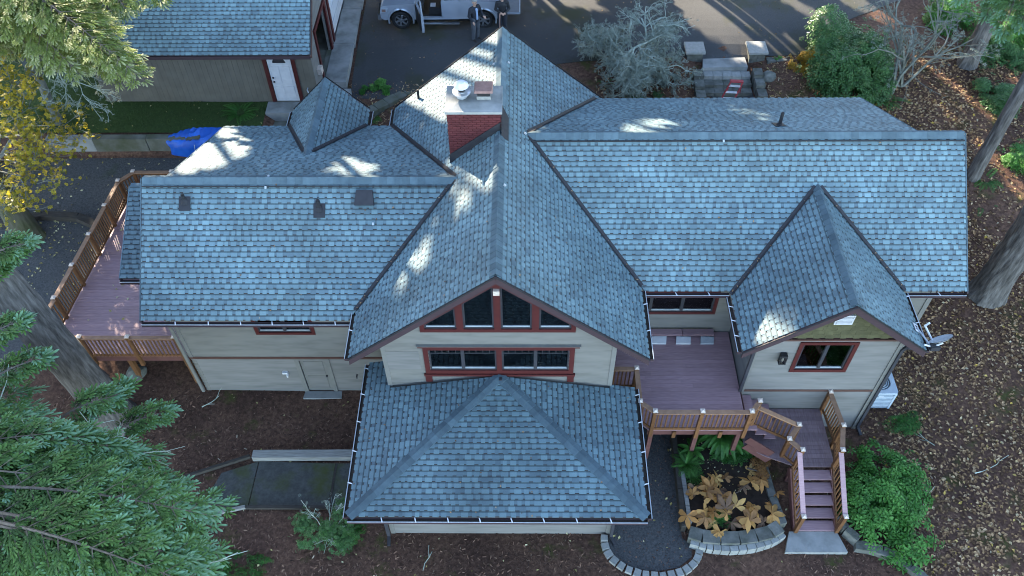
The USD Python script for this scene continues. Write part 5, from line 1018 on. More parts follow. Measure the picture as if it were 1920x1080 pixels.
LEAF = (np.array([(0, 0, 0), (.45, .22, .05), (1, 0, -.08), (.45, -.22, .05), (.5, 0, -.02)]), np.array([[0, 4, 1], [1, 4, 2], [0, 3, 4], [3, 2, 4]]))
def lobes(angles, lens, w, droop=.12):
    v, f, tt = [], [], []
    for a, l in zip(angles, lens):
        c, s = math.cos(a), math.sin(a); n = len(v); o = .16*l
        for x, y, z in ((o, 0, 0), (o+l*.42, w*.8, -.01), (o+l*.8, w*.85, -.03-droop*l*.5), (o+l, 0, -droop*l), (o+l*.8, -w*.85, -.03-droop*l*.5), (o+l*.42, -w*.8, -.01)): v.append((x*c-y*s, x*s+y*c, z+.03*math.cos(a*3)))
        tt += [-.2, 0, .16, .22, .16, 0]; f += [[n, n+2, n+1], [n, n+3, n+2], [n, n+4, n+3], [n, n+5, n+4]]
    return np.array(v), np.array(f), np.array(tt)
ROS = lobes(np.arange(6)*2*math.pi/6, [1, .85, 1, .8, 1, .9], .20, .25)
SPRAY = lobes([0, .55, -.55, 1.0, -1.0, 1.5, -1.5], [1.0, .85, .85, .65, .65, .45, .45], .105, .12)
def spray_branch(tip, root, r, pale=False):
    "one fir limb from root to tip: axis and flat side shoots set with needle sprays"
    L = np.linalg.norm(tip-root); t = np.linspace(0, 1, 9); ax = root+(tip-root)*t[:, None]; ax[:, 2] += L*.10*np.sin(t*math.pi)
    d = (tip-root)/L; side = np.cross(d, Z); side /= np.linalg.norm(side); pos, dirs, tone, size = [], [], [], []; wood = [(ax, np.linspace(.045, .008, 9))]
    for u in np.arange(.34, 1.0, .066/max(1, L/5)):
        b = root+(tip-root)*u; b = b+Z*L*.10*math.sin(u*math.pi)
        for s in (-1, 1):
            l = L*.25*(1.04-u)**.8*r.uniform(.75, 1.2)+.12; dv = d*r.uniform(.55, .85)+side*s*r.uniform(.7, 1)+Z*r.uniform(-.32, .02); dv /= np.linalg.norm(dv)
            wood.append((np.array([b, b+dv*l*.9]), np.array([.012, .004])))
            for q in np.arange(.16, l+.05, .155):
                for k in (-1, 1):
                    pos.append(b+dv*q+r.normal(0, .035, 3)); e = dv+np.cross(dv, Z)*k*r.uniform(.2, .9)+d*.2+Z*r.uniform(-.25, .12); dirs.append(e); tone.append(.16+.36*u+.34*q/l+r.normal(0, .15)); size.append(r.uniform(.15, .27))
    for q in np.linspace(.9, 1, 4): pos.append(root+(tip-root)*q+Z*L*.1*math.sin(q*math.pi)); dirs.append(d+r.normal(0, .15, 3)); tone.append(.95); size.append(.30)
    return np.array(pos), np.array(dirs), np.array(tone), np.array(size), wood
def fir_limbs(tree, specs, m, r, carve=None):
    mb, wd = MB(), MB()
    for tip, root in specs:
        p, d, t, s, wood = spray_branch(np.asarray(tip, float), np.asarray(root, float), r)
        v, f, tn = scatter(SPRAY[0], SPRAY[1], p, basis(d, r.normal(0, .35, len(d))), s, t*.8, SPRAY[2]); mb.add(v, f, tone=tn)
        for a, b in wood: wd.tube(a, b, 4, cap=False)
    obj('crown', mb, m, tree); obj('limbs', wd, 'twig', tree, kind='stuff')
def trunk(tree, base, top, r0, r1, m='bark', n=26, k=40, flare=.22, seed=0, name='trunk'):
    n, k = int(n*2.4), int(k*3.2)
    base, top = np.asarray(base, float), np.asarray(top, float); V = []
    for i, t in enumerate(np.linspace(0, 1, k)):
        c = base+(top-base)*t; h = np.linalg.norm(top-base)*t; r = r0+(r1-r0)*t+flare*r0*math.exp(-h/.5)
        a = np.arange(n)*2*np.pi/n; q = np.c_[np.cos(a), np.sin(a), np.full(n, h*.35)]
        rr = r*(1+.10*(meshkit.noise(q*np.array([2.4, 2.4, 1.2])+seed)-.5)+.13*(np.abs(2*meshkit.noise(np.c_[np.cos(a)*6.5, np.sin(a)*6.5, np.full(n, h*1.1)]+seed)-1)-.4)+.06*(meshkit.noise(np.c_[np.cos(a)*13, np.sin(a)*13, np.full(n, h*4.)]+seed)-.5))
        V.append(np.c_[c[0]+rr*np.cos(a), c[1]+rr*np.sin(a), np.full(n, c[2])])
    V = np.vstack(V); return obj(name, MB().add(V, [[i*n+j, i*n+(j+1) % n, (i+1)*n+(j+1) % n, (i+1)*n+j] for i in range(k-1) for j in range(n)]), m, tree, smooth=60)
def inpoly(poly, r):
    x0, y0, x1, y1 = poly.bounds
    while True:
        q = r.uniform(x0, x1), r.uniform(y0, y1)
        if poly.contains(Point(q)): return q
def twiggy(tree, base, d0, length, r0, depth, r, wood, tips, spread=.55, droop=-.02, seg=3, kids=(2, 4)):
    p = np.asarray(base, float); d = np.asarray(d0, float)/np.linalg.norm(d0); pts = [p]; nodes = []
    for i in range(seg):
        d = d+r.normal(0, .16, 3)+Z*droop; d /= np.linalg.norm(d); p = p+d*length/seg; pts.append(p); nodes.append((p, d, (i+1)/seg))
    wood.append((np.array(pts), np.linspace(r0, r0*.6, len(pts))))
    if depth == 0: tips.extend([q for q, _, _ in nodes]); return
    for _ in range(r.integers(*kids)+1):
        q, dq, t = nodes[r.integers(len(nodes))]; e = dq+r.normal(0, spread, 3); twiggy(tree, q, e, length*r.uniform(.5, .78), r0*.55, depth-1, r, wood, tips, spread, droop, seg, kids)
# big fir at the lower left: trunk in view, limbs low on its south side
fr = np.random.default_rng(31)
firA = thing('fir_tree', 'big grey-barked fir trunk rising beside the left deck with blue-green limbs below', 'fir tree')
tb = P(224, 788, .1); _u2 = min((P(-31, 493, z) for z in np.linspace(3, 9, 121)), key=lambda q: abs(q[1]-tb[1])); trunk(firA, tb, tb+(_u2-tb)*(21/(_u2[2]-tb[2])), .56, .34, seed=3)
def limb_specs(n, regions, zr, roots, r, minlen=2.2, maxlen=7):
    out = []
    for poly, w in regions:
        for _ in range(int(n*w)):
            px, py = inpoly(poly, r); z = r.uniform(*zr); tip = P(px, py, z); b = np.array(roots[r.integers(len(roots))], float); up = z+r.uniform(.2, 1.4)
            root = np.array([b[0], b[1], up]); v = tip-root; L = np.linalg.norm(v)
            if L > maxlen: root = tip-v/L*maxlen
            if L < minlen: root = tip-v/L*minlen
            out.append((tip, root))
    return out
regA = [(Polygon([(-110, 520), (-40, 540), (2, 620), (40, 690), (80, 755), (120, 800), (180, 825), (250, 835), (290, 860), (230, 930), (-60, 960)]), 1)]
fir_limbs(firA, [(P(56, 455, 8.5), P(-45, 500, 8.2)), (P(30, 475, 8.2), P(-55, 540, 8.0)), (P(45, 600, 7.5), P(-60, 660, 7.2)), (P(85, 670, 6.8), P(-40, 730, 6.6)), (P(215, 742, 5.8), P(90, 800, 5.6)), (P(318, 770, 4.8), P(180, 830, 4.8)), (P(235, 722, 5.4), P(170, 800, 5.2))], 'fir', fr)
firB = thing('fir_tree', 'blue-green fir filling the lower left corner with dense needle sprays', 'fir tree')
bb = np.array([-13.4, -5.0, .1]); trunk(firB, bb, bb+Z*19, .45, .2, seed=9)
regB = [(Polygon([(-40, 830), (130, 800), (290, 850), (345, 905), (420, 945), (372, 990), (385, 1010), (408, 1040), (395, 1130), (-40, 1130)]), 1)]
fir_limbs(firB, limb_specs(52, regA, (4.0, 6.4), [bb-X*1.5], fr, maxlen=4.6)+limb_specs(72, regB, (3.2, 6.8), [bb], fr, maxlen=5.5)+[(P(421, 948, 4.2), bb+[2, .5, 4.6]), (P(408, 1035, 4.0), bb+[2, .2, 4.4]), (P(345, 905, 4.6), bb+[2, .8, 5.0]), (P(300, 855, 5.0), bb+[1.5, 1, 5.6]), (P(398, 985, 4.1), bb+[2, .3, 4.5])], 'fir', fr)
dwr = np.random.default_rng(19); wood, _t = [], []
for _ in range(34):
    px, py = inpoly(regB[0][0] if dwr.random() < .65 else regA[0][0], dwr); q = P(px, py, dwr.uniform(4.6, 6.4)); twiggy(firB, q, q-bb+dwr.normal(0, 2.5, 3)-Z*3, dwr.uniform(.5, 1.0), .014, 1, dwr, wood, _t, .5, -.03)
wd = MB()
for a, b in wood: wd.tube(a, np.maximum(b, .006), 4, cap=False)
obj('dead_twigs', wd, 'lichen', firB, kind='stuff')
# sunlit limbs at the top left
firC = thing('fir_tree', 'sunlit pale green fir limbs hanging in at the upper left over the garage', 'fir tree')
cb = np.array([-21.5, 13.8, 1.9]); trunk(firC, cb, cb+Z*20, .4, .2, seed=14)
tips = [(270, 152), (238, 155), (203, 104), (205, 50), (180, 62), (120, 100), (150, 130), (75, 60), (30, 50), (28, 105), (10, 60), (110, 45), (60, 20), (0, 90), (100, 130), (170, 100), (230, 110), (250, 130), (140, 40), (20, 0), (130, 10), (90, 85), (190, 75), (215, 140), (160, 150), (45, 35), (-20, 20), (-10, 110), (60, 95), (85, 15)]
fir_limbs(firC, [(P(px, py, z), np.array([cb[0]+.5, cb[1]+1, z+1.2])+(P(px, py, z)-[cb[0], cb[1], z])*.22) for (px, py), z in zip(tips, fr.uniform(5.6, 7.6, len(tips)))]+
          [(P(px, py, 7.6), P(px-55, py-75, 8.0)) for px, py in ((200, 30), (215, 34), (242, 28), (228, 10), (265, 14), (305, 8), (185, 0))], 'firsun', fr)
# pale dead twigs and lichen under those limbs
def bare_tree(t, base, trunks, r, depth=4, tuft=.10, ntuft=3, m='lichen', spread=.6, kids=(2, 4), tuftm='tuft', droop=-.02):
    wood, tips = [], []
    for d0, L, r0 in trunks: twiggy(t, base, d0, L, r0, depth, r, wood, tips, spread, droop, 3, kids)
    wd = MB()
    for a, b in wood: wd.tube(a, np.maximum(b, .006), 5 if b[0] > .03 else 3, cap=False)
    obj('branches', wd, m, t, smooth=60)
    if ntuft:
        p = np.repeat(np.array(tips), ntuft, 0)+r.normal(0, .06, (len(tips)*ntuft, 3)); v, f, tn = scatter(ROS[0], ROS[1], p, basis(r.normal(0, 1, p.shape)+Z*.3), r.uniform(.5, 1.2, len(p))*tuft, r.uniform(.2, 1, len(p)), ROS[2]); obj('tufts', MB().add(v, f, tone=tn), tuftm, t)
br2 = np.random.default_rng(77)
lt = thing('lichen_tree', 'small spreading tree coated in grey-green lichen beside the entry steps', 'tree')
bs = np.array([5.15, 15.1, 2.2]); bare_tree(lt, bs, [((-.55, .10, .9), 1.5, .10), ((.45, .2, .9), 1.5, .09), ((0, .35, 1), 1.7, .10), ((-.15, -.35, .9), 1.2, .08), ((.6, -.2, .8), 1.25, .07), ((-.75, .3, .7), 1.4, .07)], br2, 4, .062, 1, spread=.66, kids=(3, 5), droop=-.05)
for nm, px, py, tr_, sd in (('tall thin grey lichen-spotted tree leaning beside the rhododendron', 1672, 175, [((-.12, .5, 2.4), 2.9, .075), ((.30, .6, 2.3), 2.8, .07)], 5), ('bare grey tree with twisting pale limbs right of the rhododendron', 1690, 165, [((.10, .35, 2.0), 2.6, .07), ((.9, .3, 1.0), 2.2, .06), ((-.8, -.1, .9), 1.9, .05)], 8)):
    t = thing('bare_tree', nm, 'tree'); b = P(px, py, 2.3); bare_tree(t, b, tr_, np.random.default_rng(sd), 3, .07, 1, 'lichenw', .5, (2, 4))
dt = thing('dead_branches', 'pale bare sunlit twigs below the upper left fir limbs', 'branches'); bare_tree(dt, P(105, 118, 5.5), [((.9, -.55, -.25), 1.4, .03), ((.7, -.9, -.35), 1.3, .03), ((1, -.2, -.1), 1.5, .03)], np.random.default_rng(4), 3, .07, 1, 'lichen', .5, (2, 4))
# vine maple with yellow leaves and its slim trunk
vm = thing('vine_maple', 'yellow-leaved vine maple with thin pale stems at the left edge', 'tree'); mr = np.random.default_rng(17)
wood, tips_ = [], []
for px, py, z in ((40, 330, 4.4), (95, 300, 4.2), (20, 250, 4.8), (60, 200, 4.8), (110, 270, 4.2), (0, 300, 4.6), (70, 345, 4.1), (30, 160, 5.0), (0, 200, 5.0), (118, 235, 4.2), (20, 370, 4.2), (0, 130, 5.1), (50, 270, 4.5)):
    q = P(px, py, z); b = np.array([-19.6, 9.6, 1.4]) if px % 20 == 0 else np.array([-19.2, 11.2, 1.6]); e = q-b
    mid = b+e*.5+Z*.8; wood.append((np.array([b, mid, q]), np.array([.05, .03, .012])))
    for _ in range(7): a = mr.uniform(.55, 1); s0 = mid+(q-mid)*a; twiggy(vm, s0, e/np.linalg.norm(e)+mr.normal(0, .6, 3), .8, .012, 1, mr, wood, tips_, .6)
wd = MB()
for a, b in wood: wd.tube(a, np.maximum(b, .006), 5, cap=False)
obj('stems', wd, 'lichenw', vm, smooth=60); pp = np.repeat(np.array(tips_), 2, 0); pp = pp+mr.normal(0, .13, pp.shape)
M5 = lobes([0, .75, -.75, 1.6, -1.6, 2.6, -2.6], [1, .9, .9, .75, .75, .45, .45], .26, .12)
v, f, tn = scatter(M5[0], M5[1], pp, basis(mr.normal(0, 1, pp.shape)+[.3, -.5, .1], mr.normal(0, .5, len(pp))), mr.uniform(.055, .105, len(pp)), mr.choice([.15, .5, .75, .95], len(pp))+mr.normal(0, .05, len(pp))); obj('leaves', MB().add(v, f, tone=tn), 'maple', vm)
tt_ = thing('slim_trunk', 'slim lichened grey trunk rising from the lawn at the upper left', 'tree'); trunk(tt_, P(110, 232, 2.3), P(20, 20, 7.5), .17, .10, 'lichenw', 14, 16, .3, 2)
mt = thing('mossy_trunk', 'thick moss-covered leaning trunk at the left edge of the gravel yard', 'tree'); trunk(mt, P(62, 455, .9), P(-70, 250, 5.5), .42, .36, 'barkm', 20, 20, .5, 6)
# trees on the right
for nm, b, top, r0, r1, sd in (('broad fir trunk on the leaf-covered ground right of the house', (16.15, 5.35, .75), (16.75, 5.75, 21), .62, .40, 21), ('slender leaning fir trunk on the right behind the main roof', (16.95, 10.1, 1.65), (17.5, 10.6, 20), .27, .20, 25), ('dark fir trunk among the green shrubs at the upper right', (18.35, 15.8, 2.5), (18.9, 15.9, 22), .40, .28, 28)):
    t = thing('fir_tree', nm, 'fir tree'); trunk(t, b, top, r0*.84, r1*.9, 'bark', 26, 44, .22, sd)
    if sd == 28: fir_limbs(t, limb_specs(9, [(Polygon([(1780, -30), (1900, -30), (1930, 60), (1850, 75), (1790, 60)]), 1)], (5, 8), [(18.5, 15.8, 0)], fr, maxlen=3), 'fir', fr)
# leafy bushes
def bush(name, label, c, rad, m, n, leaf, r, cat='bush', tone=(.2, .9), low=-.2, stems=True, group=None, tpl=ROS, lumps=9, gap=.35):
    t = thing(name, label, cat, group=group); c = np.asarray(c, float); rad = np.asarray(rad, float)
    lc = r.normal(0, 1, (lumps, 3)); lc[:, 2] = np.abs(lc[:, 2])*.8; lc /= np.linalg.norm(lc, axis=1, keepdims=True); lr = r.uniform(.20, .56, lumps); ld = r.uniform(.35, .88, (lumps, 1)); lc = lc*ld/.62
    d = r.normal(0, 1, (n, 3)); d[:, 2] = np.where(d[:, 2] < low, -d[:, 2], d[:, 2]); d /= np.linalg.norm(d, axis=1, keepdims=True)
    k = r.integers(0, lumps, n); shell = r.uniform(.70, 1.03, n)**.6
    loc = lc[k]*.62+d*lr[k][:, None]*shell[:, None]; p = c+loc*rad
    nz = meshkit.noise(p*2.2+r.uniform(0, 9)); keep = (nz > gap*.75) & (p[:, 2] > c[2]-.05); p, d, loc = p[keep], d[keep], loc[keep]
    out = np.clip((loc*d).sum(1)+.3, 0, 1.2)
    size_ = r.uniform(.55, 1.25, len(p))
    ns = n//14; sh = r.integers(0, len(p), ns); p = np.vstack([p, p[sh]+d[sh]*rad*r.uniform(.05, .30, (ns, 1))]); loc = np.vstack([loc, loc[sh]]); d = np.vstack([d, d[sh]]); size_ = np.r_[size_, r.uniform(.6, 1, ns)]
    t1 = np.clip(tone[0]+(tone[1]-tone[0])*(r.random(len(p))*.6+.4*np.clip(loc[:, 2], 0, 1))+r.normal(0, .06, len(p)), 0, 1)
    nrm = d*.7+np.array([0, 0, .8]); nrm += r.normal(0, .35, nrm.shape); nrm /= np.linalg.norm(nrm, axis=1, keepdims=True)
    a = np.cross(nrm, r.normal(0, 1, nrm.shape)); a /= np.linalg.norm(a, axis=1, keepdims=True); fr_ = np.stack([a, np.cross(nrm, a), nrm], 1)
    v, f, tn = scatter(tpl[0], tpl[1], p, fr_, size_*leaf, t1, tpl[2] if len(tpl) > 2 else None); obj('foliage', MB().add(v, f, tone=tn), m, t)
    if stems:
        wd = MB()
        for q in lc: e = c+q*.55*rad; wd.tube([c-[0, 0, .25], (c+e)/2+r.normal(0, .08, 3), e], [.035, .025, .012], 5, cap=False)
        obj('stems', wd, 'twig', t)
    return t
ur = np.random.default_rng(41)
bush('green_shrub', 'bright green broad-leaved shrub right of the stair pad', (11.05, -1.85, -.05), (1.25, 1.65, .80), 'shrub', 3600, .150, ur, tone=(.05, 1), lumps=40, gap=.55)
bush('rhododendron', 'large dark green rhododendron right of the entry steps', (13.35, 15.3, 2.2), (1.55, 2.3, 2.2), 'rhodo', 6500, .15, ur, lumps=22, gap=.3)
bush('rhododendron', 'smaller rhododendron against the rear eave at the right', (12.4, 12.2, 1.9), (1.1, 1.2, 1.2), 'rhodo', 1900, .14, ur, lumps=10)
bush('yellow_shrub', 'golden yellow shrub beside the rhododendron', P(1520, 116, 2.75)-Z*.35, (.62, .55, .85), 'yellow', 1500, .085, ur, tone=(.3, 1), lumps=8)
bush('juniper', 'low spreading juniper below the lichen tree', (5.55, 14.1, 2.0), (1.15, .75, .40), 'juniper', 2600, .085, ur, tone=(.1, .8), tpl=SPRAY, lumps=14)
bush('heather_clump', 'small yellow-green clump in the bed by the lichen tree', P(1256, 122, 2.35)-Z*.1, (.22, .2, .28), 'shrub', 260, .05, ur, tone=(.6, 1), lumps=5, stems=False)
bush('heather_clump', 'small yellow-green clump right of the entry steps', P(1460, 115, 2.4)-Z*.1, (.25, .22, .28), 'shrub', 240, .05, ur, tone=(.5, 1), lumps=5, stems=False)
bush('dry_perennial', 'small olive clump on the dark bed behind the main gable', P(1212, 142, 2.3)-Z*.1, (.3, .3, .25), 'yellow', 160, .06, ur, tone=(.0, .5), lumps=6, stems=False)
bush('flowering_plant', 'bright green leafy plant by the flat stone wall', P(716, 163, 2.35)-Z*.15, (.42, .36, .38), 'shrub', 420, .075, ur, tone=(.4, 1), lumps=7, stems=False)
bush('flowering_plant', 'little green plant left of the leafy one by the flat stone wall', P(679, 166, 2.3)-Z*.1, (.22, .22, .3), 'shrub', 160, .06, ur, tone=(.2, .7), lumps=5, stems=False)
bush('small_shrub', 'small shrub showing pale lichened twigs below the path slabs', (-4.95, -2.85, .1), (.88, .92, .95), 'rhodo', 1700, .09, ur, tone=(.2, .95), tpl=SPRAY, lumps=14, gap=.42)
ls = thing('lichen_twigs', 'pale lichened twigs inside the small shrub by the hipped roof', 'twigs'); bare_tree(ls, (-4.85, -2.85, .05), [((.3, -.3, .8), .75, .02), ((-.4, .1, .8), .7, .02), ((.1, .5, .9), .8, .02), ((.5, .1, .7), .7, .02)], np.random.default_rng(3), 2, .045, 1, 'lichen', .6, (2, 4))
bush('round_shrub', 'clipped round shrub catching the sun at the right edge', P(1915, 300, 1.9)-Z*.55+X*.2, (1.0, 1.1, 1.0), 'shrub', 2600, .08, ur, tone=(.3, 1), lumps=14)
for nm, px, py, z, rad in (('dense green shrubs at the upper right corner', 1885, 85, 3.0, (1.3, 1.6, 1.3)), ('green shrub between the dark fir trunk and the round shrub', 1870, 165, 2.7, (1.0, 1.1, 1.0)), ('tall green shrub above the dark fir trunk at the top edge', 1800, 22, 3.2, (1.2, 1.3, 1.3)), ('yellow-green shrub in the far upper right', 1925, 40, 3.3, (1.0, 1.2, 1.2)), ('dark shrub at the foot of the dark fir trunk', 1800, 165, 2.5, (.55, .55, .5))):
    bush('green_shrub', nm, P(px, py, z)-Z*.7, rad, 'shrub' if 'yellow' in nm or 'tall' in nm else 'rhodo', int(1500*rad[0]), .12, ur, lumps=12)
# ferns, each frond a part
def fern(label, c, n, L, r, wide=.13, droop=.55, m='fern', arc=(0, 2*math.pi), name='fern', group=None, strap=False):
    t = thing(name, label, 'fern' if not strap else 'plant', group=group); c = np.asarray(c, float)
    for i in range(n):
        a = arc[0]+(arc[1]-arc[0])*(i+r.uniform(-.3, .3))/n; l = L*r.uniform(.7, 1.1); dh = np.array([math.cos(a), math.sin(a), 0]); sd = np.array([-dh[1], dh[0], 0]); mb = MB(); k = 9 if strap else 12; up = r.uniform(.55, .95)
        pth = [c+dh*l*s*.95+Z*l*(up*s-droop*1.35*s*s) for s in np.linspace(0, 1, k+1)]; tone = r.uniform(.3, .8)
        for j in range(k):
            s = (j+.5)/k; w = wide*(math.sin(math.pi*min(1, s*.85+.12))**.7)*(1 if strap else 1.0)
            if strap:
                w0, w1 = [wide*.6*math.sin(math.pi*min(.97, q*.8+.15))**.6 for q in (j/k, (j+1)/k)]; A, B = pth[j], pth[j+1]
                mb.add([A-sd*w0+Z*.02, A, A+sd*w0+Z*.02, B-sd*w1+Z*.02, B, B+sd*w1+Z*.02], [[0, 1, 4, 3], [1, 2, 5, 4]], tone=tone)
            else:
                A, B = pth[j], pth[j+1]; d = (B-A)
                for q in (0, .5):
                    for g in (-1, 1):
                        o = A+d*q; mb.add([o, o+d*.28+sd*g*w*.5-Z*.005, o+d*.20+sd*g*w-Z*w*.18, o-d*.08+sd*g*w*.55-Z*.01], [[0, 1, 2], [0, 2, 3]] if g < 0 else [[0, 2, 1], [0, 3, 2]], tone=tone+.25*s)
        obj('frond', mb, m, t)
frn = np.random.default_rng(55)
fern('arching sword fern beside the garage landing', P(452, 215, 2.3), 26, .85, frn)
fern('strap-leaved plant with long drooping fronds under the front deck', P(1355, 815, .55), 15, .95, frn, .14, .7, arc=(math.pi*.95, math.pi*2.05), strap=True)
fern('bright fern at the upper left corner of the planter', P(1288, 870, .35), 18, .55, frn, .12); fern('small fern above the corner fern in the planter', P(1297, 846, .45), 7, .5, frn, .12, strap=True)
fern('fern tuft in the planter corner near the gravel path', P(1300, 893, .3), 12, .38, frn, .09)
fern('sword fern at the foot of the slender leaning trunk', P(1845, 340, 1.6), 20, .8, frn); fern('dark fern right of the slender leaning trunk', P(1838, 385, 1.3), 16, .75, frn); fern('fern against the rear wall below the smaller rhododendron', P(1665, 190, 2.2), 14, .8, frn)
fern('pale grass tuft at the foot of the main gable rear', P(1135, 155, 2.3), 16, .5, frn, .03, .5, strap=True); fern('green fern at the corner of the round shrub', P(1870, 240, 1.9), 14, .6, frn)
fern('small fern below the flat stone wall', P(700, 225, 1.95), 12, .45, frn)
# big orange leaves in the planter: each leaf a part
def star(angles, lens, notch=.46):
    v = [(0, 0, .02)]; f = []
    for i, (a, l) in enumerate(zip(angles, lens)):
        n = len(v); da = .42
        for q, r_ in ((a-da, notch), (a-da*.45, notch+l*.28), (a, l), (a+da*.45, notch+l*.28), (a+da, notch)): v.append((r_*math.cos(q), r_*math.sin(q), -.42*r_*r_+.07*math.cos(3*q+i)))
        f += [[0, n, n+1], [0, n+1, n+3], [n+1, n+2, n+3], [0, n+3, n+4]]
    return np.array(v), np.array(f), np.array([-.1]+[0, .05, .2, .05, 0]*len(angles))
star5 = star([0, .95, -.95, 1.9, -1.9], [1, .88, .88, .62, .62])
ol = thing('orange_leaved_plant', 'low plant with large orange autumn leaves in the planter bed', 'plant'); orr = np.random.default_rng(66)
for px, py, s in ((1312, 915, .34), (1335, 905, .36), (1352, 915, .40), (1300, 962, .34), (1312, 945, .26), (1330, 975, .36), (1350, 965, .40), (1342, 950, .34), (1365, 935, .34), (1380, 945, .36), (1392, 958, .36), (1398, 975, .32), (1440, 955, .36), (1432, 968, .30), (1452, 930, .24), (1410, 905, .34), (1420, 890, .24), (1345, 890, .24), (1355, 990, .28), (1322, 930, .3), (1372, 960, .3), (1338, 920, .28), (1305, 930, .3), (1325, 960, .34), (1345, 930, .36), (1360, 950, .34), (1375, 970, .28), (1400, 940, .3), (1318, 980, .28), (1340, 988, .3), (1446, 975, .28), (1428, 905, .26), (1388, 915, .26), (1310, 905, .26), (1355, 905, .3), (1435, 945, .3), (1405, 960, .28), (1335, 945, .34)):
    c = P(px+orr.uniform(-14, 14), py+orr.uniform(-12, 12), .26+orr.uniform(0, .34)); s *= orr.uniform(.9, 1.45); L5 = star5; a = orr.uniform(0, 6.28); nz_ = np.array([orr.normal(0, .45), orr.normal(-.2, .45), 1]); nz_ /= np.linalg.norm(nz_); ax_ = np.cross(nz_, [math.sin(a), math.cos(a), 0]); ax_ /= np.linalg.norm(ax_)
    v, f, tn = scatter(L5[0], L5[1], c[None], np.stack([ax_, np.cross(nz_, ax_), nz_])[None], s, [orr.choice([.05, .3, .5, .75, .95])], L5[2]*.6); n5 = len(v)
    mb = MB().add(v, f, tone=tn); obj('leaf', mb, 'autumn', ol)
obj('stems', MB().tube([(6.2, -1.9, .15), (6.3, -1.8, .4), (6.0, -1.5, .5)], [.015, .012, .006], 5).tube([(6.2, -1.9, .15), (6.8, -1.7, .4), (7.1, -1.5, .5)], [.015, .012, .006], 5).tube([(7.2, -.9, .3), (7.8, -1.1, .32)], [.03, .015], 5), 'twig', ol)

for lab, px, py, rad, n in (('low dark green groundcover at the back of the planter bed', 1375, 850, (.75, .35, .22), 420), ('small green seedlings between the orange leaves in the planter', 1362, 978, (.45, .25, .14), 160), ('dry tan foliage by the stair side of the planter', 1428, 880, (.42, .5, .25), 220)):
    bush('groundcover', lab, P(px, py, .2), rad, 'autumn' if 'tan' in lab else 'shrub', n, .075, ur, tone=(0, .7), lumps=8, stems=False, cat='plant')
for lab, px, py, rad, n in (('patch of low moss and weeds by the condenser', 1690, 785, (.7, .5, .07), 500), ('green weeds under the left of the hipped roof', 655, 1010, (.5, .5, .12), 300), ('weeds at the bottom edge below the fir limbs', 430, 1060, (1.2, .5, .12), 700)):
    bush('weeds', lab, P(px, py, .03), rad, 'shrub', n, .05, ur, tone=(0, .6), lumps=12, stems=False, cat='weeds')
# fallen sticks
for lab, px, py, a, L in (('lichened stick fallen on the leaves right of the steps', 1735, 950, 1.1, .7), ('pale stick on the leafy ground near the right edge', 1850, 880, .3, .8), ('twig lying on the mulch below the house', 395, 760, .5, .5), ('fallen twig on the mulch by the curved edging', 800, 1050, 1.3, .6), ('crooked twig on the ground near the condenser', 1740, 820, 2.2, .55)):
    t = thing('fallen_stick', lab, 'stick'); c = P(px, py, .05); z = float(G(c[0], c[1])); d = np.array([math.cos(a), math.sin(a), 0])*L/2; bare_tree(t, (c[0]-d[0], c[1]-d[1], z+.05), [((d[0], d[1], .02), L, .014)], ur, 1, .05, 0, 'lichen', .35, (2, 4), droop=0)
# ---------------------------------------------------------------- litter and grass
lr_ = np.random.default_rng(91)
housemask = shapely.union_all([sbox(-9.4, 1.9, 12.5, 9.8), sbox(-3.05, -2.8, 3.05, 3), sbox(6.95, .75, 10.9, 3), sbox(-13.7, 1.95, -9.3, 9.1)])
def strew(n, region, r, dens=None, avoid=housemask):
    x0, y0, x1, y1 = region.bounds; q = np.c_[r.uniform(x0, x1, n*3), r.uniform(y0, y1, n*3)]
    k = shapely.contains_xy(region, q[:, 0], q[:, 1])
    if avoid is not None: k &= ~shapely.contains_xy(avoid, q[:, 0], q[:, 1])
    q = q[k]
    if dens is not None: q = q[r.random(len(q)) < dens(q)]
    return q[:n]
LIT = (np.array([(-.5, 0, .0), (-.1, .32, .10), (.5, .05, .02), (.0, -.30, .12), (.05, 0, -.02)]), np.array([[0, 4, 1], [1, 4, 2], [0, 3, 4], [3, 2, 4]]))
CHIP = (np.array([(-.5, -.15, 0), (.5, -.12, .03), (.45, .15, .05), (-.5, .12, .04)]), np.array([[0, 1, 2], [0, 2, 3]]))
def lay(name, label, q, size, m, r, tpl=LIT, dz=.02, tilt=.35, kind='stuff', cat='leaves', z=None):
    p = np.c_[q, (G(q[:, 0], q[:, 1]) if z is None else np.full(len(q), z))+dz]; nrm = np.c_[r.normal(0, tilt, (len(q), 2)), np.ones(len(q))]; nrm /= np.linalg.norm(nrm, axis=1, keepdims=True)
    a = np.cross(nrm, r.normal(0, 1, nrm.shape)); a /= np.linalg.norm(a, axis=1, keepdims=True)
    v, f, t = scatter(tpl[0], tpl[1], p, np.stack([a, np.cross(nrm, a), nrm], 1), r.uniform(size[0], size[1], len(q)), r.uniform(0, 1, len(q))); obj(name, MB().add(v, f, tone=t), m, None, label=label, cat=cat, kind=kind)
nf = lambda q, s, o: meshkit.fbm(np.c_[q*s, np.full(len(q), float(o))], 3)
right = Polygon([(11, -5), (11, 2.5), (12.6, 3), (12.6, 10.5), (13.6, 13.5), (17, 17), (26, 17), (26, -5)])
lay('fallen_leaves', 'brown and tan fallen leaves carpeting the ground right of the house', strew(42000, right, lr_, lambda q: np.clip((nf(q, .55, 3)-.25)*4, .30, 1)*np.clip((q[:, 0]-10.8)/2.0+.15, .18, 1)), (.06, .155), 'litter', lr_)
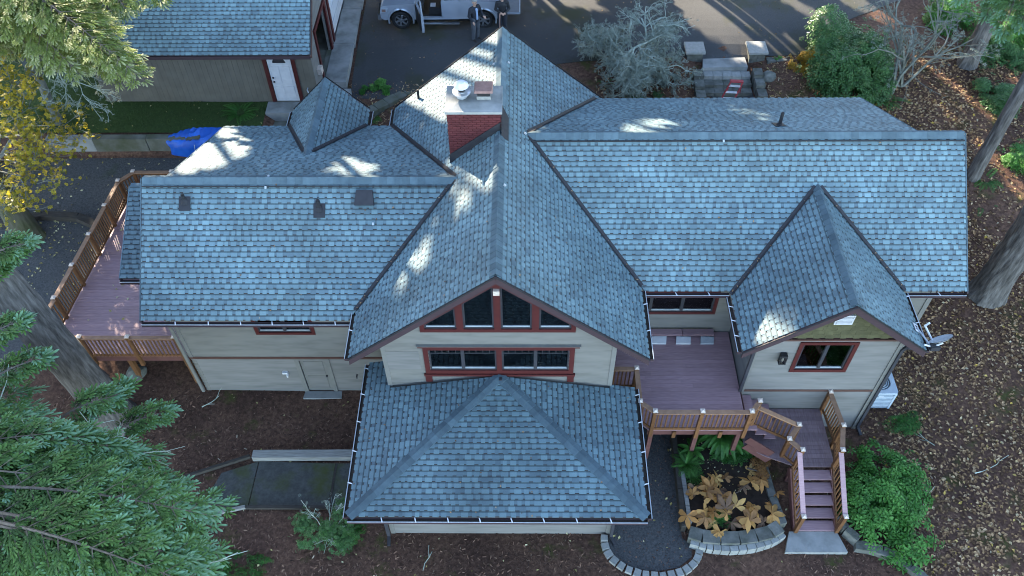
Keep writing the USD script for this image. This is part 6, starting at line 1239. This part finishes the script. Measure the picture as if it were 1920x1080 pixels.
lay('bark_chips', 'dark brown bark mulch over the beds around the house', strew(16000, sbox(-14, -7, 13, 2.2), lr_, lambda q: np.clip((nf(q, .7, 8)-.2)*2.2, .1, 1)), (.04, .11), 'chips', lr_, CHIP, .015, .3, cat='mulch')
lay('bark_chips', 'red-brown mulch and leaves in the rear beds beside the entry steps', strew(5200, shapely.union_all([sbox(3.5, 11, 7.6, 15.8), sbox(10.1, 11.5, 15, 16.3), sbox(-7, 12, -3, 15)]), lr_), (.05, .14), 'litter', lr_, CHIP, .02, .35, cat='mulch')
lay('yellow_leaves', 'small pale yellow leaves scattered over the gravel yard and left deck side', strew(560, Polygon([(-20, 4), (-13.8, 3.5), (-13.4, 9.4), (-9, 9.6), (-9, 11.4), (-20, 11.4)]), lr_, lambda q: np.clip(1.4-np.abs(q[:, 1]-7.2)/3.6, .10, 1)*np.clip((nf(q, .6, 5)-.2)*2.4, .1, 1)), (.06, .13), 'pale', lr_, dz=.035)
lay('yellow_leaves', 'few pale leaves dotted on the lawn by the garage', strew(90, lawn, lr_), (.05, .10), 'pale', lr_, dz=.06); lay('yellow_leaves', 'scattered pale leaves on the mulch in front of the house', strew(170, sbox(-9, -6, 9, 2), lr_), (.05, .12), 'pale', lr_, dz=.04)
lay('yellow_leaves', 'dry leaves on the plum boards of the left deck', np.c_[lr_.uniform(-13.2, -11.3, 34), np.r_[lr_.uniform(5.5, 8.9, 26), lr_.uniform(3, 5, 8)]], (.06, .14), 'pale', lr_, z=DZ, dz=.015); lay('yellow_leaves', 'tiny yellow leaves on the planter soil', strew(160, sbox(5.4, -1.6, 7.6, .2), lr_), (.03, .07), 'pale', lr_, z=.17, dz=.02)
lay('driveway_leaves', 'scattered leaves and twigs on the asphalt driveway', strew(150, drive & sbox(-6, 14, 15, 21), lr_, avoid=None), (.04, .10), 'litter', lr_, dz=.045)
g = strew(9000, lawn, lr_, avoid=None); p = np.c_[g, G(g[:, 0], g[:, 1])+.015]; BL = (np.array([(0, -.10, 0), (0, .10, 0), (1, 0, .0)]), np.array([[0, 1, 2]]))
v, f, tn = scatter(BL[0], BL[1], p, basis(np.c_[lr_.normal(0, .5, (len(p), 2)), np.ones(len(p))]), lr_.uniform(.05, .11, len(p)), lr_.uniform(0, 1, len(p))); obj('grass', MB().add(v, f, tone=tn), 'grass', None, kind='stuff', label='short dark green grass on the lawn by the garage', cat='grass')

rq, rn, rt = [], [], []
for pl, poly, n in ((LF, pLf, 34), (RF, pRf, 34), (CW, pCw, 26), (CE, pCe, 22), (HF, Hf, 22), (HW, Hw, 8), (HE, He, 8), (LB, pLb, 16), (RB, pRb, 18)):
    q = strew(n, poly, lr_, avoid=None); rq.append(np.c_[q, pl[0]*q[:, 0]+pl[1]*q[:, 1]+pl[2]]+nn(pl)*.03); rn.append(np.tile(nn(pl), (len(q), 1)))
for p0, p1 in ((cross(RF, CE, x=3.9), cross(RF, CE, y=5.6)), (cross(LF, CW, x=-3.9), cross(LF, CW, y=4.2)), (cross(RF, SE, x=xs_+2.3), cross(RF, SE, x=xs_+.4)), (cross(RF, SW, x=xs_-2.4), cross(RF, SW, x=xs_-.4))):
    n = 26; t_ = lr_.uniform(0, 1, n)**1.6; rq.append(p0+(p1-p0)*t_[:, None]+lr_.normal(0, .04, (n, 3))*[1, 1, 0]+Z*.06); rn.append(np.tile(Z, (n, 1)))
rq, rn = np.vstack(rq), np.vstack(rn); a = np.cross(rn, lr_.normal(0, 1, rn.shape)); a /= np.linalg.norm(a, axis=1, keepdims=True)
v, f, tn = scatter(LIT[0], LIT[1], rq, np.stack([a, np.cross(rn, a), rn], 1), lr_.uniform(.025, .075, len(rq)), lr_.uniform(0, .9, len(rq))); obj('roof_leaves', MB().add(v, f, tone=tn), 'litter', None, kind='stuff', label='few small dry leaves lying on the shingles and in the valleys', cat='leaves')
# ---------------------------------------------------------------- unseen wood beyond the driveway, towards the sun; crowns carved to shape sun patches
sun_gaps = []
def gap(px, py, z, r, pl=None): sun_gaps.append((on_plane(px, py, pl) if pl is not None else P(px, py, z), r))
def streak(a, b, z, r, n=5, pl=None):
    for t in np.linspace(0, 1, n): gap(a[0]+(b[0]-a[0])*t, a[1]+(b[1]-a[1])*t, z, r, pl)
for px, py, r in ((862, 118, .6), (850, 150, .8), (832, 178, .7), (866, 180, .5), (880, 150, .35), (908, 125, .35), (910, 160, .3), (932, 150, .28), (935, 185, .35), (920, 85, .3), (775, 182, .3), (800, 170, .28), (905, 350, .38), (880, 368, .3), (850, 320, .3), (790, 478, .36), (776, 498, .36), (785, 488, .3), (925, 325, .28)): gap(px, py, 0, r*(.85 if py < 200 else .55), CW)
for px, py, r in ((665, 312, .30), (690, 318, .22), (650, 324, .2)): gap(px, py, 0, r, LB)
for px, py, r in ((1385, 206, .16), (1402, 210, .12), (1238, 228, .18), (1437, 224, .08)): gap(px, py, 0, r, RB)
for px, py, r in ((1428, 628, .40), (1446, 606, .34), (1462, 596, .24), (1480, 610, .2)): gap(px, py, 0, r, SW)
for a, b, r in (((1275, 5), (1330, 42), .30), ((1330, 42), (1390, 88), .34), ((1322, 62), (1358, 92), .26), ((1345, 5), (1395, 40), .22), ((1475, 8), (1545, 42), .38), ((1585, 2), (1645, 28), .24), ((1620, 0), (1665, 26), .2), ((1065, 5), (1120, 22), .36), ((1455, 68), (1488, 94), .24), ((1010, 8), (1075, 60), .16)): streak(a, b, 2.66, r*.55)
for px, py, z, r in ((1700, 262, 1.6, .4), (1815, 215, 1.9, .5), (1830, 235, 1.8, .4), (1925, 290, 2.4, .8), (1905, 285, 2.4, .5), (1870, 75, 3.2, .5), (1905, 115, 3.0, .4), (1840, 10, 3.5, .5), (1900, 75, 3, .4), (1510, 112, 2.9, .3)): gap(px, py, z, r)
for (px, py) in tips: gap(px, py, 6.6, 1.9)
for px in (190, 215, 240, 265, 300): gap(px, 15, 7.7, .6)
for px, py in ((60, 60), (150, 90), (220, 60), (230, 140), (120, 20), (20, 20), (90, 120)): gap(px, py, 6.8, 2.05)
for px, py in ((40, 330), (95, 300), (60, 200), (110, 270), (60, 260), (20, 300), (118, 235), (90, 215), (30, 190), (110, 150), (140, 140)): gap(px, py, 4.4, .7)
for px, py, z, r in ((168, 520, 1.9, .34), (180, 560, 1.9, .30), (148, 590, 1.9, .34), (160, 620, 1.9, .30), (185, 615, 1.9, .28), (262, 318, 2.85, .3), (280, 318, 2.85, .3), (225, 340, 2.85, .22), (130, 470, 2.85, .25), (108, 510, 2.85, .25), (150, 640, 2.6, .3), (190, 650, 2.3, .45), (230, 655, 2.3, .35), (280, 634, 2.85, .3), (205, 600, 1.9, .2)): gap(px, py, z, r)
GP_ = np.array([g for g, _ in sun_gaps]); GRr = np.array([r for _, r in sun_gaps])
wr_ = np.random.default_rng(123); FAR = lobes([0, .7, -.7, 1.4, -1.4, 2.4, -2.4], [1, .9, .9, .75, .75, .6, .6], .24, .12)
k = 0
for row, (y0, dx) in enumerate(((27.5, 3.6), (33.0, 3.8), (38.5, 4.2))):
    for x0 in np.arange(-42+row*1.3, 15-row*3.0, dx):
        x, y = x0+wr_.uniform(-.6, .6), y0+wr_.uniform(-1.2, 1.2); Ht = wr_.uniform(24, 29)+row*3.5; R0 = wr_.uniform(2.7, 3.3); z0 = float(G(x, y))
        t = thing('conifer', 'tall dark unseen conifer beyond the driveway, crown carved for sun patches', 'conifer', group='unseen conifers carved for sun patches')
        n = 1250; u = wr_.uniform(0.10, 1, n)**.9; a = wr_.uniform(0, 2*math.pi, n); rr = R0*(1.03-u)**.75*wr_.uniform(.15, 1, n)**.5; rr *= .8+.4*meshkit.noise(np.c_[np.cos(a)*2+x, np.sin(a)*2, u*14])
        p = np.c_[x+rr*np.cos(a), y+rr*np.sin(a), z0+Ht*u-.25*rr]; keep = np.ones(n, bool)
        for g, r in sun_gaps:
            d = p-g; s_ = d@SUN; keep &= np.linalg.norm(d-s_[:, None]*SUN, axis=1) > r+.60
        p, a, rr = p[keep], a[keep], rr[keep]
        v, f, tn = scatter(FAR[0], FAR[1], p, basis(np.c_[np.cos(a), np.sin(a), wr_.uniform(-.6, .1, len(a))], wr_.normal(0, .5, len(a))), wr_.uniform(.55, .95, len(p)), wr_.uniform(0, 1, len(p)))
        obj('crown', MB().add(v, f, tone=tn), 'firdark', t); obj('trunk', MB().tube([(x, y, z0-.2), (x, y, z0+Ht*.5), (x, y, z0+Ht)], [.26, .16, .03], 10), 'bark', t); k += 1
